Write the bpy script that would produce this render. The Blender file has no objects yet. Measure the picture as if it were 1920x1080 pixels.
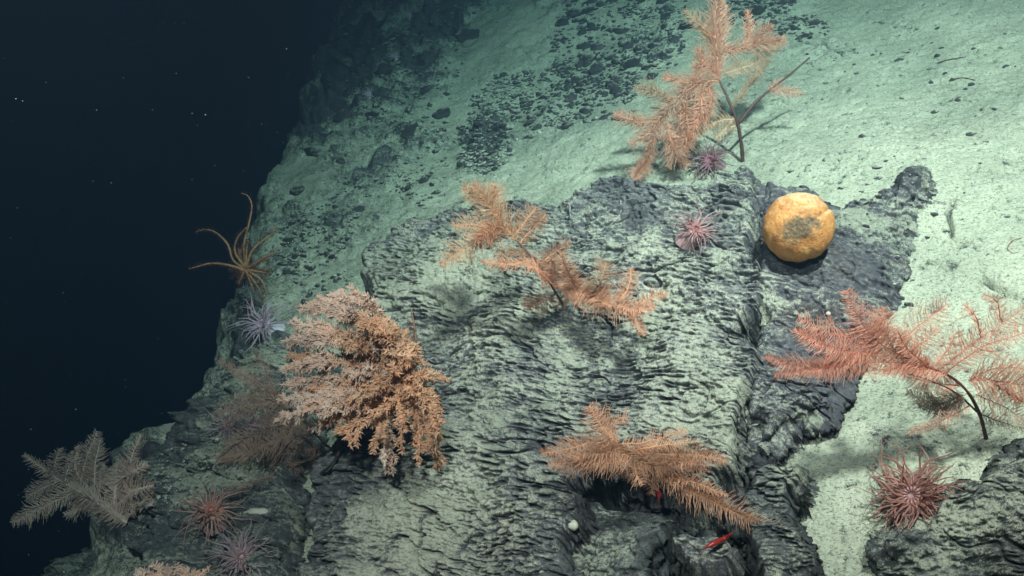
import bpy, math, random
import numpy as np
from mathutils import Vector, Matrix
random.seed(7)
rng = np.random.default_rng(11)
SC = bpy.context.scene
COL = SC.collection

# ------------------------------------------------------------------ camera
PITCH = math.radians(12.0)
TAN = math.tan(math.radians(30.0))
CAM = np.array([0.0, 0.0, 2.0])
AR = np.array([1.0, 0.0, 0.0])
AU = np.array([0.0, math.sin(PITCH), math.cos(PITCH)])
AF = np.array([0.0, math.cos(PITCH), -math.sin(PITCH)])
cd = bpy.data.cameras.new("camera")
cd.angle = math.radians(60.0); cd.clip_start = 0.02; cd.clip_end = 200.0
cam = bpy.data.objects.new("camera", cd); COL.objects.link(cam)
cam.location = CAM.tolist(); cam.rotation_euler = (math.pi/2 - PITCH, 0, 0)
SC.camera = cam

def ray(px, py):
    """direction with unit depth for a pixel of the 1920x1080 photograph"""
    x = (np.asarray(px, float) - 960.0)/960.0*TAN
    y = (540.0 - np.asarray(py, float))/960.0*TAN
    return x[..., None]*AR + y[..., None]*AU + AF
def at(px, py, d):
    return CAM + ray(px, py)*np.asarray(d, float)[..., None]

# ------------------------------------------------------------------ world: deep, unlit water
w = bpy.data.worlds.new("World"); SC.world = w; w.use_nodes = True
bg = w.node_tree.nodes["Background"]
bg.inputs[0].default_value = (0.28, 0.36, 0.80, 1); bg.inputs[1].default_value = 0.036

# ------------------------------------------------------------------ the vehicle's two lamps, mounted above the camera
def lamp(name, r, u, f, aim, energy, size, blend, rad, col):
    ld = bpy.data.lights.new(name, 'SPOT'); ld.energy = energy; ld.spot_size = math.radians(size)
    ld.spot_blend = blend; ld.shadow_soft_size = rad; ld.color = col
    o = bpy.data.objects.new(name, ld); COL.objects.link(o)
    p = CAM + AR*r + AU*u + AF*f
    t = at(*aim)
    o.location = p.tolist()
    o.rotation_euler = (Vector((t-p).tolist())).to_track_quat('-Z', 'Y').to_euler()
    return o
lamp("vehicle_lamp", 0.55, 1.60, 0.05, (1480, 300, 2.4), 1420, 72, 1.0, 0.05, (1.0, 0.63, 0.60))
lamp("vehicle_lamp.001", -0.25, 0.62, -0.15, (780, 740, 2.0), 260, 84, 1.0, 0.05, (1.0, 0.64, 0.63))
SC.view_settings.view_transform = 'Standard'; SC.view_settings.look = 'None'
SC.view_settings.exposure = 0.0; SC.view_settings.gamma = 1.0
SC.cycles.use_denoising = True
SC.cycles.max_bounces = 5; SC.cycles.diffuse_bounces = 3; SC.cycles.glossy_bounces = 2
SC.cycles.transmission_bounces = 3; SC.cycles.volume_bounces = 0; SC.cycles.transparent_max_bounces = 8
SC.cycles.sample_clamp_indirect = 4.0

# ------------------------------------------------------------------ slope frame
PA, PB, PC = 0.42, 0.13, -0.31          # 1/depth of the slope = PA + PB x + PC y
nc = -np.array([PB/TAN, PC/TAN, PA]); NN = np.linalg.norm(nc)
D0 = 1.0/NN; nc = nc/NN
NRM = nc[0]*AR + nc[1]*AU + nc[2]*AF     # slope normal, towards the camera
UH = np.array([-nc[2], 0, nc[0]]); UH = UH/np.linalg.norm(UH)
UH = UH[0]*AR + UH[1]*AU + UH[2]*AF      # along the slope, to the right
VH = np.cross(NRM, UH); VH = VH if VH @ AU > 0 else -VH   # up the slope
ORG = CAM - NRM*D0
def uv_at(px, py, h=0.0):
    d = ray(px, py)
    s = (D0 - np.asarray(h, float))/(-(d @ NRM))
    p = CAM + d*s[..., None] - ORG
    return p @ UH, p @ VH
def to_world(u, v, h):
    return ORG + u[..., None]*UH + v[..., None]*VH + h[..., None]*NRM

# ------------------------------------------------------------------ noise
def h2(ix, iy, seed):
    h = ix.astype(np.uint32)*np.uint32(374761393)+iy.astype(np.uint32)*np.uint32(668265263)+np.uint32((seed*974126177) & 0xffffffff)
    h = (h ^ (h >> np.uint32(13)))*np.uint32(1274126177)
    h = (h ^ (h >> np.uint32(15)))*np.uint32(2246822519)
    return ((h ^ (h >> np.uint32(16))) & np.uint32(0xffffff))/16777216.0
def pn(x, y, seed=0):
    xi = np.floor(x).astype(np.int64); yi = np.floor(y).astype(np.int64)
    xf = x-xi; yf = y-yi
    sx = xf*xf*xf*(xf*(xf*6-15)+10); sy = yf*yf*yf*(yf*(yf*6-15)+10)
    def g(a, b):
        t = h2(xi+a, yi+b, seed)*6.2831853
        return np.cos(t)*(xf-a)+np.sin(t)*(yf-b)
    a = g(0, 0); b = g(1, 0); c = g(0, 1); d = g(1, 1)
    return ((a+(b-a)*sx)*(1-sy)+(c+(d-c)*sx)*sy)*1.5
def fbm(x, y, o=4, seed=0, gain=0.5):
    r = 0; a = 1.0
    for k in range(o):
        r = r + a*pn(x*2**k+17.3*k, y*2**k-9.1*k, seed+k); a *= gain
    return r
def worley(x, y, seed=0):
    xi = np.floor(x).astype(np.int64); yi = np.floor(y).astype(np.int64)
    f1 = np.full(x.shape, 9.0); f2 = np.full(x.shape, 9.0)
    rid = np.zeros(x.shape); dx = np.zeros(x.shape); dy = np.zeros(x.shape)
    for a in (-1, 0, 1):
        for b in (-1, 0, 1):
            cx = xi+a; cy = yi+b
            ex = x-(cx+0.1+0.8*h2(cx, cy, seed)); ey = y-(cy+0.1+0.8*h2(cx, cy, seed+57))
            d = ex*ex+ey*ey
            m = d < f1
            f2 = np.where(m, f1, np.minimum(f2, d))
            rid = np.where(m, h2(cx, cy, seed+91), rid)
            dx = np.where(m, ex, dx); dy = np.where(m, ey, dy)
            f1 = np.where(m, d, f1)
    return np.sqrt(f1), np.sqrt(f2), rid, dx, dy
def sst(a, b, x):
    t = np.clip((x-a)/(b-a), 0, 1); return t*t*(3-2*t)
def sdf(u, v, P):
    """signed distance to a polygon, positive inside"""
    best = np.full(u.shape, 1e9); ins = np.zeros(u.shape, bool)
    n = len(P)
    for i in range(n):
        ax, ay = P[i]; bx, by = P[(i+1) % n]
        ex, ey = bx-ax, by-ay
        t = np.clip(((u-ax)*ex+(v-ay)*ey)/(ex*ex+ey*ey+1e-12), 0, 1)
        best = np.minimum(best, (u-ax-t*ex)**2+(v-ay-t*ey)**2)
        c = ((ay > v) != (by > v))
        with np.errstate(divide='ignore', invalid='ignore'):
            ins ^= c & (u < ax+(v-ay)/(by-ay if by != ay else 1e-12)*ex)
    return np.where(ins, 1, -1)*np.sqrt(best)

# ------------------------------------------------------------------ materials
def mat(name):
    m = bpy.data.materials.new(name); m.use_nodes = True
    nt = m.node_tree
    return m, nt, nt.nodes["Principled BSDF"]
def nd(nt, t, **kw):
    n = nt.nodes.new(t)
    for k, v in kw.items(): setattr(n, k, v)
    return n
def noise(nt, scale, detail=4, rough=0.6, vec=None):
    n = nd(nt, 'ShaderNodeTexNoise'); n.inputs['Scale'].default_value = scale
    n.inputs['Detail'].default_value = detail; n.inputs['Roughness'].default_value = rough
    if vec is not None: nt.links.new(vec, n.inputs['Vector'])
    return n.outputs['Fac']
def ramp(nt, fac, stops):
    r = nd(nt, 'ShaderNodeValToRGB'); e = r.color_ramp.elements
    while len(e) < len(stops): e.new(0.5)
    for q, (p, c) in zip(e, stops):
        q.position = p; q.color = (c[0], c[1], c[2], 1) if hasattr(c, '__len__') else (c, c, c, 1)
    nt.links.new(fac, r.inputs[0]); return r.outputs[0]
def mixc(nt, f, a, b, mode='MIX'):
    n = nd(nt, 'ShaderNodeMix', data_type='RGBA', blend_type=mode)
    for s, v in ((n.inputs[0], f), (n.inputs[6], a), (n.inputs[7], b)):
        if hasattr(v, 'is_linked'): nt.links.new(v, s)
        elif hasattr(v, '__len__'): s.default_value = (v[0], v[1], v[2], 1)
        else: s.default_value = v
    return n.outputs[2]
def mth(nt, op, a, b=0.0, clamp=False):
    n = nd(nt, 'ShaderNodeMath', operation=op, use_clamp=clamp)
    for s, v in ((n.inputs[0], a), (n.inputs[1], b)):
        if hasattr(v, 'is_linked'): nt.links.new(v, s)
        else: s.default_value = v
    return n.outputs[0]
def attr(nt, name):
    n = nd(nt, 'ShaderNodeAttribute'); n.attribute_name = name; return n.outputs['Fac']
def bump(nt, p, h, strength, dist):
    b = nd(nt, 'ShaderNodeBump'); b.inputs['Strength'].default_value = strength
    b.inputs['Distance'].default_value = dist
    nt.links.new(h, b.inputs['Height']); nt.links.new(b.outputs[0], p.inputs['Normal'])

SED_A, SED_B = (0.50, 0.52, 0.40), (0.66, 0.67, 0.53)
def sed_color(nt, vec):
    a = noise(nt, 9, 5, 0.6, vec); b = noise(nt, 160, 3, 0.6, vec)
    c = mixc(nt, ramp(nt, a, [(0.3, 0.0), (0.7, 1.0)]), SED_A, SED_B)
    c = mixc(nt, 1.0, c, ramp(nt, noise(nt, 2.3, 5, 0.6, vec), [(0.32, (0.72, 0.76, 0.74)), (0.62, (1.05, 1.04, 1.0))]), 'MULTIPLY')
    mp = nd(nt, 'ShaderNodeMapping'); mp.inputs['Scale'].default_value = (0.55, 1.0, 1.5); nt.links.new(vec, mp.inputs[0])
    fl = noise(nt, 230, 2, 0.55, mp.outputs[0])
    c = mixc(nt, 0.8, c, ramp(nt, fl, [(0.33, (0.28, 0.29, 0.28)), (0.45, (1, 1, 1))]), 'MULTIPLY')
    return mixc(nt, 0.75, c, ramp(nt, b, [(0.25, (0.55, 0.57, 0.5)), (0.5, (1, 1, 1)), (0.8, (1.15, 1.15, 1.1))]), 'MULTIPLY')
def rock_mat(name, dark, light, warm=None, dust=0.72):
    m, nt, p = mat(name)
    tc = nd(nt, 'ShaderNodeTexCoord').outputs['Object']
    n1 = noise(nt, 14, 6, 0.65, tc); n2 = noise(nt, 95, 4, 0.65, tc); n3 = noise(nt, 380, 2, 0.6, tc)
    rock = mixc(nt, ramp(nt, n1, [(0.3, 0.0), (0.72, 1.0)]), dark, light)
    if warm: rock = mixc(nt, ramp(nt, noise(nt, 6, 3, 0.5, tc), [(0.55, 0.0), (0.7, 0.6)]), rock, warm)
    rock = mixc(nt, 0.8, rock, ramp(nt, n2, [(0.25, 0.35), (0.5, 0.9), (0.75, 1.5)]), 'MULTIPLY')
    s = attr(nt, 'sed')
    s = mth(nt, 'ADD', s, mth(nt, 'MULTIPLY', mth(nt, 'SUBTRACT', n2, 0.5), 1.3))
    s = mth(nt, 'ADD', s, mth(nt, 'MULTIPLY', mth(nt, 'SUBTRACT', n3, 0.5), 1.1))
    f = ramp(nt, s, [(0.34, 0.0), (0.74, dust)])
    nt.links.new(mixc(nt, f, rock, sed_color(nt, tc)), p.inputs['Base Color'])
    p.inputs['Roughness'].default_value = 0.85
    p.inputs['Specular IOR Level'].default_value = 0.25
    hh = mth(nt, 'ADD', mth(nt, 'MULTIPLY', n2, 0.7), mth(nt, 'MULTIPLY', n3, 0.35))
    bump(nt, p, hh, 0.9, 0.008)
    return m
M_SLOPE = rock_mat("sediment_slope", (0.055, 0.06, 0.06), (0.13, 0.14, 0.14), None, 1.0)
M_ROCK = rock_mat("ledge_rock", (0.075, 0.080, 0.084), (0.20, 0.205, 0.205))
M_DARK = rock_mat("dark_slab_rock", (0.058, 0.059, 0.068), (0.145, 0.145, 0.158), (0.11, 0.085, 0.07))
M_OLIVE = rock_mat("weathered_rock", (0.06, 0.068, 0.068), (0.16, 0.175, 0.165))
def simple(name, c1, c2, scale=40, rough=0.6, transl=0.0, bumpd=0.0, spec=0.3, randv=0.0):
    m, nt, p = mat(name)
    tc = nd(nt, 'ShaderNodeTexCoord').outputs['Object']
    n = noise(nt, scale, 4, 0.6, tc)
    c = mixc(nt, ramp(nt, n, [(0.3, 0.0), (0.7, 1.0)]), c1, c2)
    if randv:
        oi = nd(nt, 'ShaderNodeObjectInfo').outputs['Random']
        c = mixc(nt, 1.0, c, ramp(nt, oi, [(0.0, 1-randv), (1.0, 1+randv)]), 'MULTIPLY')
    nt.links.new(c, p.inputs['Base Color'])
    p.inputs['Roughness'].default_value = rough; p.inputs['Specular IOR Level'].default_value = spec
    if bumpd: bump(nt, p, noise(nt, scale*3, 3, 0.6, tc), 0.7, bumpd)
    if transl:
        t = nd(nt, 'ShaderNodeBsdfTranslucent'); nt.links.new(c, t.inputs[0])
        mx = nd(nt, 'ShaderNodeMixShader'); mx.inputs[0].default_value = transl
        nt.links.new(p.outputs[0], mx.inputs[1]); nt.links.new(t.outputs[0], mx.inputs[2])
        nt.links.new(mx.outputs[0], nt.nodes['Material Output'].inputs['Surface'])
    return m

# ------------------------------------------------------------------ object helpers
def tag(o, label=None, cat=None, group=None, kind=None):
    if label: o['label'] = label
    if cat: o['category'] = cat
    if group: o['group'] = group
    if kind: o['kind'] = kind
    return o
def link(name, me, m=None, parent=None):
    o = bpy.data.objects.new(name, me); COL.objects.link(o)
    if m is not None:
        for k in (m if isinstance(m, (list, tuple)) else [m]): me.materials.append(k)
    if parent is not None: o.parent = parent
    return o
def empty(name, loc):
    o = bpy.data.objects.new(name, None); COL.objects.link(o)
    o.location = [float(c) for c in loc]; o.empty_display_size = 0.05
    return o
class MB:
    """collects tubes and lumps into one mesh"""
    def __init__(s): s.v = []; s.f = []; s.mi = []
    def tube(s, pts, rad, n=5, mi=0, cap=True):
        pts = np.asarray(pts, float); k = len(pts); rad = np.broadcast_to(np.asarray(rad, float), (k,))
        tg = np.gradient(pts, axis=0); tg /= np.linalg.norm(tg, axis=1)[:, None]+1e-12
        a = np.array([0.31, 0.77, 0.55])
        b0 = len(s.v)
        for i in range(k):
            x = np.cross(tg[i], a); x /= np.linalg.norm(x)+1e-9; y = np.cross(tg[i], x)
            for j in range(n):
                t = 2*math.pi*j/n
                s.v.append((pts[i]+rad[i]*(math.cos(t)*x+math.sin(t)*y)).tolist())
        for i in range(k-1):
            for j in range(n):
                j2 = (j+1) % n
                s.f.append((b0+i*n+j, b0+i*n+j2, b0+(i+1)*n+j2, b0+(i+1)*n+j)); s.mi.append(mi)
        if cap:
            s.f.append(tuple(b0+(k-1)*n+j for j in range(n))); s.mi.append(mi)
            s.f.append(tuple(b0+j for j in reversed(range(n)))); s.mi.append(mi)
    def build(s, name, m, parent=None, origin=None, smooth=True):
        o0 = np.zeros(3) if origin is None else np.asarray(origin, float)
        me = bpy.data.meshes.new(name)
        me.from_pydata((np.asarray(s.v)-o0).tolist(), [], s.f)
        me.polygons.foreach_set('material_index', s.mi)
        if smooth: me.polygons.foreach_set('use_smooth', [True]*len(s.f))
        me.update()
        o = link(name, me, m, parent)
        if parent is None: o.location = o0.tolist()
        return o
def smooth_path(P, n):
    """Catmull-Rom through P, n samples"""
    P = np.asarray(P, float)
    if len(P) == 2: return P[0]+(P[1]-P[0])*np.linspace(0, 1, n)[:, None]
    Q = np.vstack([2*P[0]-P[1], P, 2*P[-1]-P[-2]])
    L = np.concatenate([[0], np.cumsum(np.linalg.norm(np.diff(P, axis=0), axis=1))]); L = L/L[-1]
    out = []
    for t in np.linspace(0, 1, n):
        i = min(np.searchsorted(L, t, side='right')-1, len(P)-2)
        f = (t-L[i])/(L[i+1]-L[i]+1e-12)
        a, b, c, d = Q[i], Q[i+1], Q[i+2], Q[i+3]
        out.append(0.5*((2*b)+(-a+c)*f+(2*a-5*b+4*c-d)*f*f+(-a+3*b-3*c+d)*f**3))
    return np.array(out)

# ------------------------------------------------------------------ sculpted fields of the slope
def axis_steps(a, b, lo, hi, fine, coarse):
    s = []
    if a < lo: s += list(np.arange(a, lo, coarse))
    s += list(np.arange(max(a, lo), min(b, hi), fine))
    if b > hi: s += list(np.arange(hi, b+coarse, coarse))
    return np.array(s)
def field(name, bbox, step, hm, fun, m, parent=None):
    xs = axis_steps(bbox[0], bbox[2], -40, 1960, step[0], 14)
    ys = axis_steps(bbox[1], bbox[3], -30, 1110, step[1], 14)
    X, Y = np.meshgrid(xs, ys)
    dd = -(ray(X, Y) @ NRM)
    ok = dd > 0.095
    dd = np.where(ok, dd, 0.095)
    P = CAM+ray(X, Y)*((D0-hm)/dd)[..., None]-ORG
    U = P @ UH; V = P @ VH
    h, du, dv, sed, keep = fun(U, V, X, Y)
    W = to_world(U+du, V+dv, h)
    keep = keep & ok
    R, C = X.shape
    idx = np.arange(R*C).reshape(R, C)
    q = np.stack([idx[1:, :-1], idx[1:, 1:], idx[:-1, 1:], idx[:-1, :-1]], -1)
    k = keep[1:, :-1] & keep[1:, 1:] & keep[:-1, 1:] & keep[:-1, :-1]
    q = q[k]
    used = np.zeros(R*C, bool); used[q.ravel()] = True
    remap = np.cumsum(used)-1
    vs = W.reshape(-1, 3)[used]; q = remap[q]
    me = bpy.data.meshes.new(name)
    me.vertices.add(len(vs)); me.vertices.foreach_set('co', vs.ravel())
    me.loops.add(q.size); me.loops.foreach_set('vertex_index', q.ravel())
    me.polygons.add(len(q)); me.polygons.foreach_set('loop_start', np.arange(0, q.size, 4))
    me.polygons.foreach_set('use_smooth', np.ones(len(q), bool))
    me.update(calc_edges=True)
    a = me.attributes.new('sed', 'FLOAT', 'POINT'); a.data.foreach_set('value', sed.reshape(-1)[used].astype(np.float32))
    return link(name, me, m, parent)

EDGE = [(900, -420), (770, -220), (700, -60), (650, 40), (590, 170), (540, 330), (510, 470), (480, 590), (445, 690),
        (345, 795), (275, 850), (262, 930), (245, 1010), (200, 1100), (120, 1240)]
EU, EV = uv_at(np.array([e[0] for e in EDGE]), np.array([e[1] for e in EDGE]))
EPOLY = list(zip(EU, EV))
EPOLY = [(EPOLY[0][0]+12, EPOLY[0][1]+14)] + EPOLY + [(EPOLY[-1][0]+1.5, EPOLY[-1][1]-3), (40, -6), (40, 30)]
def drop(u, v):
    e = -sdf(u, v, EPOLY)+0.06*fbm(u*1.6, v*1.6, 3, 5)+0.05*fbm(u*7, v*7, 4, 6)
    e = np.maximum(e, 0)
    return 1.9*(np.sqrt(e*e+0.12**2)-0.12)
def blobs(X, Y, L):
    r = np.zeros(X.shape)
    for (x, y, rx, ry, a) in L:
        r += a*np.exp(-((X-x)/rx)**2-((Y-y)/ry)**2)
    return r
def slope_low(u, v):
    return 0.05*fbm(u*0.9, v*0.9, 2, 21)+0.012*fbm(u*4.5, v*4.5, 3, 22)
ROCKY = [(745, 60, 75, 55, 0.9), (860, 60, 60, 60, 0.9), (650, 150, 70, 60, 0.8), (800, 130, 60, 40, 0.7), (720, 220, 80, 40, 0.7),
         (600, 260, 60, 60, 0.7), (920, 210, 60, 60, 0.75), (900, 290, 50, 40, 0.8), (1040, 180, 80, 40, 0.5), (1160, 60, 110, 70, 0.75), (1420, 40, 80, 40, 0.6),
         (1000, 90, 40, 30, 0.3), (600, 470, 70, 60, 0.45), (560, 400, 50, 40, 0.4), (640, 420, 50, 30, 0.5), (690, 320, 60, 50, 0.35),
         (1560, 60, 40, 20, 0.4), (1280, 1040, 110, 90, 1.6), (640, 60, 50, 90, .8), (560, 210, 50, 90, .8), (500, 380, 40, 80, .7), (470, 560, 30, 60, .6), (400, 760, 50, 60, .6), (300, 880, 50, 80, .6), (820, 40, 60, 60, .5), (440, 650, 70, 90, .9), (250, 960, 70, 130, 1.0), (700, 120, 80, 60, .5), (1030, 330, 50, 18, 0.5), (540, 520, 40, 60, 0.5), (500, 620, 30, 40, 0.3)]  # the strongest entry paints the hollow under the overhang dark, as its shade
GROOVES = [([(1787, 398), (1779, 416), (1784, 440), (1784, 458), (1794, 472), (1812, 471), (1824, 461)], 4.2), ([(1815, 520), (1850, 530), (1895, 555), (1925, 575)], 4.5),
           ([(1740, 500), (1790, 503)], 3)]
def groove(X, Y):
    g = np.zeros(X.shape)
    for P, wd in GROOVES:
        P = np.array(P, float)
        for a, b in zip(P[:-1], P[1:]):
            e = b-a
            t = np.clip(((X-a[0])*e[0]+(Y-a[1])*e[1])/(e@e), 0, 1)
            d2 = (X-a[0]-t*e[0])**2+((Y-a[1]-t*e[1])*1.2)**2
            g = np.maximum(g, np.exp(-d2/(wd*wd)))
    return g
def f_slope(u, v, X, Y):
    h = slope_low(u, v)
    far = sst(2.6, 3.6, 1/np.maximum(PA+PB*(X-960)/960+PC*(540-Y)/960, .05))
    rk = np.clip(blobs(X, Y, ROCKY)*(1.15-0.5*far)+(0.3+0.55*far)*fbm(u*2.4, v*2.4, 4, 31, .6)-0.12+0.34*far*sst(1000, 700, X), 0, 1)  # last term: more dark rock at far left, also painting in the weaker light
    wu = u+0.03*pn(u*9, v*9, 40); wv = v+0.02*pn(u*9, v*9, 41)
    f1, f2, rid, dx, dy = worley(wu/0.10, wv/0.07, 3)
    lump = np.clip(1-f1*1.25, 0, 1)*(0.4+rid)
    h += rk*(0.060*lump+0.03*fbm(u*9, v*9, 4, 33))
    h += 0.0035*fbm(u*28, v*45, 3, 35)+0.0016*fbm(u*90, v*130, 2, 36)
    # burrows, pits and flecks of debris in the ooze
    wx = u/0.035+0.4*pn(u*40, v*40, 50); wy = v/0.026+0.4*pn(u*40, v*40, 51)
    p1, _, r1, _, _ = worley(wx, wy, 12)
    pit = (r1 > 0.62)*np.exp(-(p1/(0.12+0.16*(r1-0.62)/0.38))**2)
    q1, _, r2, qx, qy = worley(u/0.013+0.5*pn(u*70, v*70, 52), v/0.009, 14)
    fleck = (r2 > 0.7)*np.exp(-((qx*0.8)**2+(qy*1.4)**2)/0.05)
    near = sst(5.0, 2.2, v*0+np.abs(v-0.4))
    h -= 0.006*pit*(1-rk)+0.0015*fleck
    g = groove(X+5*pn(u*22, v*22, 78), Y+5*pn(u*22, v*22, 79))*np.clip(0.7+1.2*pn(u*18, v*18, 77), 0.0, 1.3)
    h -= 0.022*g
    h -= drop(u, v)+0.16*np.clip(blobs(X, Y, [(1300, 1010, 90, 60, 1.1), (1230, 1090, 60, 50, 1.0)]), 0, 1)
    sed = 0.93-0.75*rk*(0.35+0.9*lump)-0.45*sst(0.75, 1.0, rk)-0.5*pit-0.33*fleck-0.55*sst(0.3, 0.9, g)+0.12*fbm(u*5, v*5, 3, 38)
    return h, 0*u, 0*v, sed, np.ones(u.shape, bool)
slope = field("seabed_slope", (-900, -420, 2750, 1420), (2.6, 2.2), 0.0, f_slope, M_SLOPE)
tag(slope, "pale sediment covered slope falling away into dark water", None, None, 'structure')

def scales(u, v, su, sv, seed):
    """overlapping flakes: each leans out at its lower lip, as ledges do"""
    wu = u+0.35*su*pn(u/su*0.7, v/sv*0.45, seed+1)+0.2*su*pn(u/su*2.1, v/sv*1.3, seed+2)
    wv = v+0.55*sv*pn(u/su*0.9, v/sv*0.5, seed+3)+0.2*sv*pn(u/su*2.7, v/sv*1.6, seed+4)
    f1, f2, rid, dx, dy = worley(wu/su, wv/sv, seed)
    edge = sst(0.0, 0.22, f2-f1)
    out = np.where(rid > 0.42, 0.45+0.95*(rid-0.42), 0.12*rid)
    lip = np.clip(0.62-0.8*dy, 0, 1)
    return out*lip*(0.15+0.85*edge)+0.2*(rid-0.5), rid
def rock(name, label, poly, m, bbox, step, ledge=1.0, lumpy=0.0, warp=0.02, soft=0.02, sed_shade_map=(), sed0=0.45, seed=1, tilt=0.75, fine=1.0, rel=False):
    px = np.array([p[0] for p in poly], float); py = np.array([p[1] for p in poly], float); hh = np.array([p[2] for p in poly], float)
    pu, pv = uv_at(px, py, hh)
    A = np.stack([np.ones(len(pu)), pu, pv], 1)
    co = np.linalg.lstsq(A, hh, rcond=None)[0]
    P = list(zip(pu, pv))
    def fun(u, v, X, Y):
        d = sdf(u, v, P)+warp*fbm(u*7, v*7, 3, seed+60)+0.4*warp*pn(u*40, v*40, seed+61)
        f = sst(-soft, soft, d)
        body = co[0]+co[1]*u+co[2]*v
        if rel: body = body+slope_low(u, v)
        body = body+0.03*fbm(u*2.6, v*2.6, 2, seed+62)+0.016*fbm(u*8, v*8, 2, seed+63)
        wu = u+0.025*fbm(u*5, v*5, 2, seed+80); vt = v-0.13*u; wv = vt+0.016*fbm(u*5+3, v*5, 3, seed+81)
        a0, r0 = scales(wu, wv, 0.16, 0.075, seed+2)
        a1, r1 = scales(wu, wv, 0.044, 0.022, seed+3)
        a2, r2 = scales(wu, wv, 0.021, 0.0110, seed+5)
        amp = np.clip(0.55+1.4*fbm(u*5, v*5, 3, seed+64), 0.0, 1.5)
        amp2 = np.clip(0.70+1.3*fbm(u*9+5, v*11, 2, seed+65), 0.05, 1.7)
        pocket = sst(0.16, 0.50, fbm(u*5.5-7, v*8, 4, seed+67))
        c1, c2, cr, _, _ = worley(u/0.020+0.7*pn(u*45, v*45, seed+75), v/0.015+0.7*pn(u*45, v*45, seed+76), seed+77)
        crumb = np.clip(1-1.35*c1, 0, 1)*cr
        def dashes(su, sv, sd, keep):
            q1, q2, qr, qx, qy = worley(u/su+0.45*pn(u/su*0.8, v/sv*0.6, sd+1), vt/sv+0.40*pn(u/su*0.9, v/sv*0.7, sd+2), sd)
            dn_ = np.clip(0.42+1.7*fbm(u*6, v*6, 3, sd+4), 0.0, 1.4)
            return (qr > keep)*np.exp(-(qx/(0.24+0.3*qr))**2-(qy/0.24)**2)*dn_
        pits = dashes(0.029, 0.0120, seed+68, 0.40); pit2 = dashes(0.0155, 0.0075, seed+72, 0.35)
        k1, k2, _k, _a, _b = worley(wu/0.30+0.5*fbm(u*9, v*9, 2, seed+90), wv/0.20+0.5*fbm(u*9, v*9, 2, seed+91), seed+92)
        crack = np.exp(-((k2-k1)/0.035)**2)*np.clip(0.5+1.5*pn(u*6, v*6, seed+93), 0, 1)
        led = ledge*(-0.022*crack+0.007*a0+0.0060*amp*a1+0.0060*amp2*a2+0.0085*crumb-0.0165*pits-0.0095*pit2)
        led = led*(1-0.6*pocket)+0.008*pocket
        w1, w2, wr, wx, wy = worley(u/0.06+0.5*pn(u*20, v*20, seed+8), v/0.045+0.5*pn(u*20, v*20, seed+9), seed+10)
        led = led+lumpy*(0.026*np.clip(1-1.3*w1, 0, 1)*(0.3+wr)+0.010*fbm(u*32, v*32, 3, seed+11))
        led = led+0.0075*fbm(u*24, v*28, 4, seed+66)+0.0030*fbm(u*110, v*150, 2, seed+12)
        h = (body+led)*f+(-0.16+slope_low(u, v)-drop(u, v)*0.0)*(1-f)
        h = h-drop(u, v)*(1-f)
        lean = -tilt*led*f
        gv_, gu_ = np.gradient(d); dvv, _x = np.gradient(v); _y, duu = np.gradient(u)
        ou = -gu_/(duu+1e-9); ov = -gv_/(dvv-1e-9); nl = np.sqrt(ou*ou+ov*ov)+1e-6
        lay = (0.026*fbm((u-v)*9, h*42, 3, seed+70)+0.012*pn((u+v)*45, h*110, seed+71))*sst(1.0, 0.75, f)*sst(0.0, 0.1, f)
        eu = lay*ou/nl; lean = lean+lay*ov/nl
        dh = np.gradient(led, axis=0)/(np.gradient(v, axis=0)-1e-9)
        sed = sed0+0.20*np.clip(-dh*1.4+0.1, -0.9, 0.6)+0.15*(crumb-0.2)+0.34*fbm(u*3.6, v*3.6, 4, seed+13, .6)+0.25*pocket-0.5*crack-0.7*pits-0.5*pit2+blobs(X, Y, sed_shade_map)  # pits are also darkened in colour, for the shade inside them
        sed = sed-0.35*sst(0.03, 0.0, d)
        return h, eu, lean, sed, d > -soft*2.2
    o = field(name, bbox, step, float(np.median(hh)), fun, m)
    return tag(o, label, "rock")

rock("rock_outcrop", "large flaky grey outcrop with sediment dusted ledges in the middle of the slope",
     [(664, 476, .24), (690, 434, .25), (760, 402, .25), (850, 374, .25), (960, 348, .24), (1060, 336, .23), (1120, 312, .22), (1200, 306, .21),
      (1290, 314, .20), (1400, 286, .15), (1422, 330, .11), (1452, 400, .09), (1436, 480, .085), (1452, 560, .08), (1420, 620, .08), (1432, 690, .08), (1405, 760, .08), (1418, 800, .09), (1375, 868, .12),
      (1300, 872, .15), (1190, 868, .15), (1105, 876, .15), (1100, 960, .14), (1085, 1100, .13), (1070, 1300, .12), (560, 1300, .14), (545, 1080, .15), (560, 960, .16),
      (600, 870, .17), (640, 770, .19), (690, 650, .21), (694, 570, .23), (682, 515, .24)],
     M_ROCK, (520, 240, 1500, 1300), (1.8, 1.4), ledge=1.0, seed=100, sed0=0.53, soft=0.028, warp=0.034,
     sed_shade_map=[(860, 560, 150, 70, .34), (930, 520, 70, 40, .1), (1300, 640, 130, 130, .30), (950, 820, 120, 150, .30), (820, 960, 70, 120, .22),
             (1180, 400, 190, 80, -.22), (760, 430, 110, 40, -.14), (1050, 660, 110, 70, -.20), (640, 960, 70, 130, -.20), (730, 900, 60, 60, -.25), (1080, 1010, 70, 70, -.28),  # dips below the mid and bushy corals put their shadows into the colour
             (1120, 900, 60, 30, -.1), (1280, 330, 90, 16, .25), (880, 1060, 60, 40, .1)])
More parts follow.
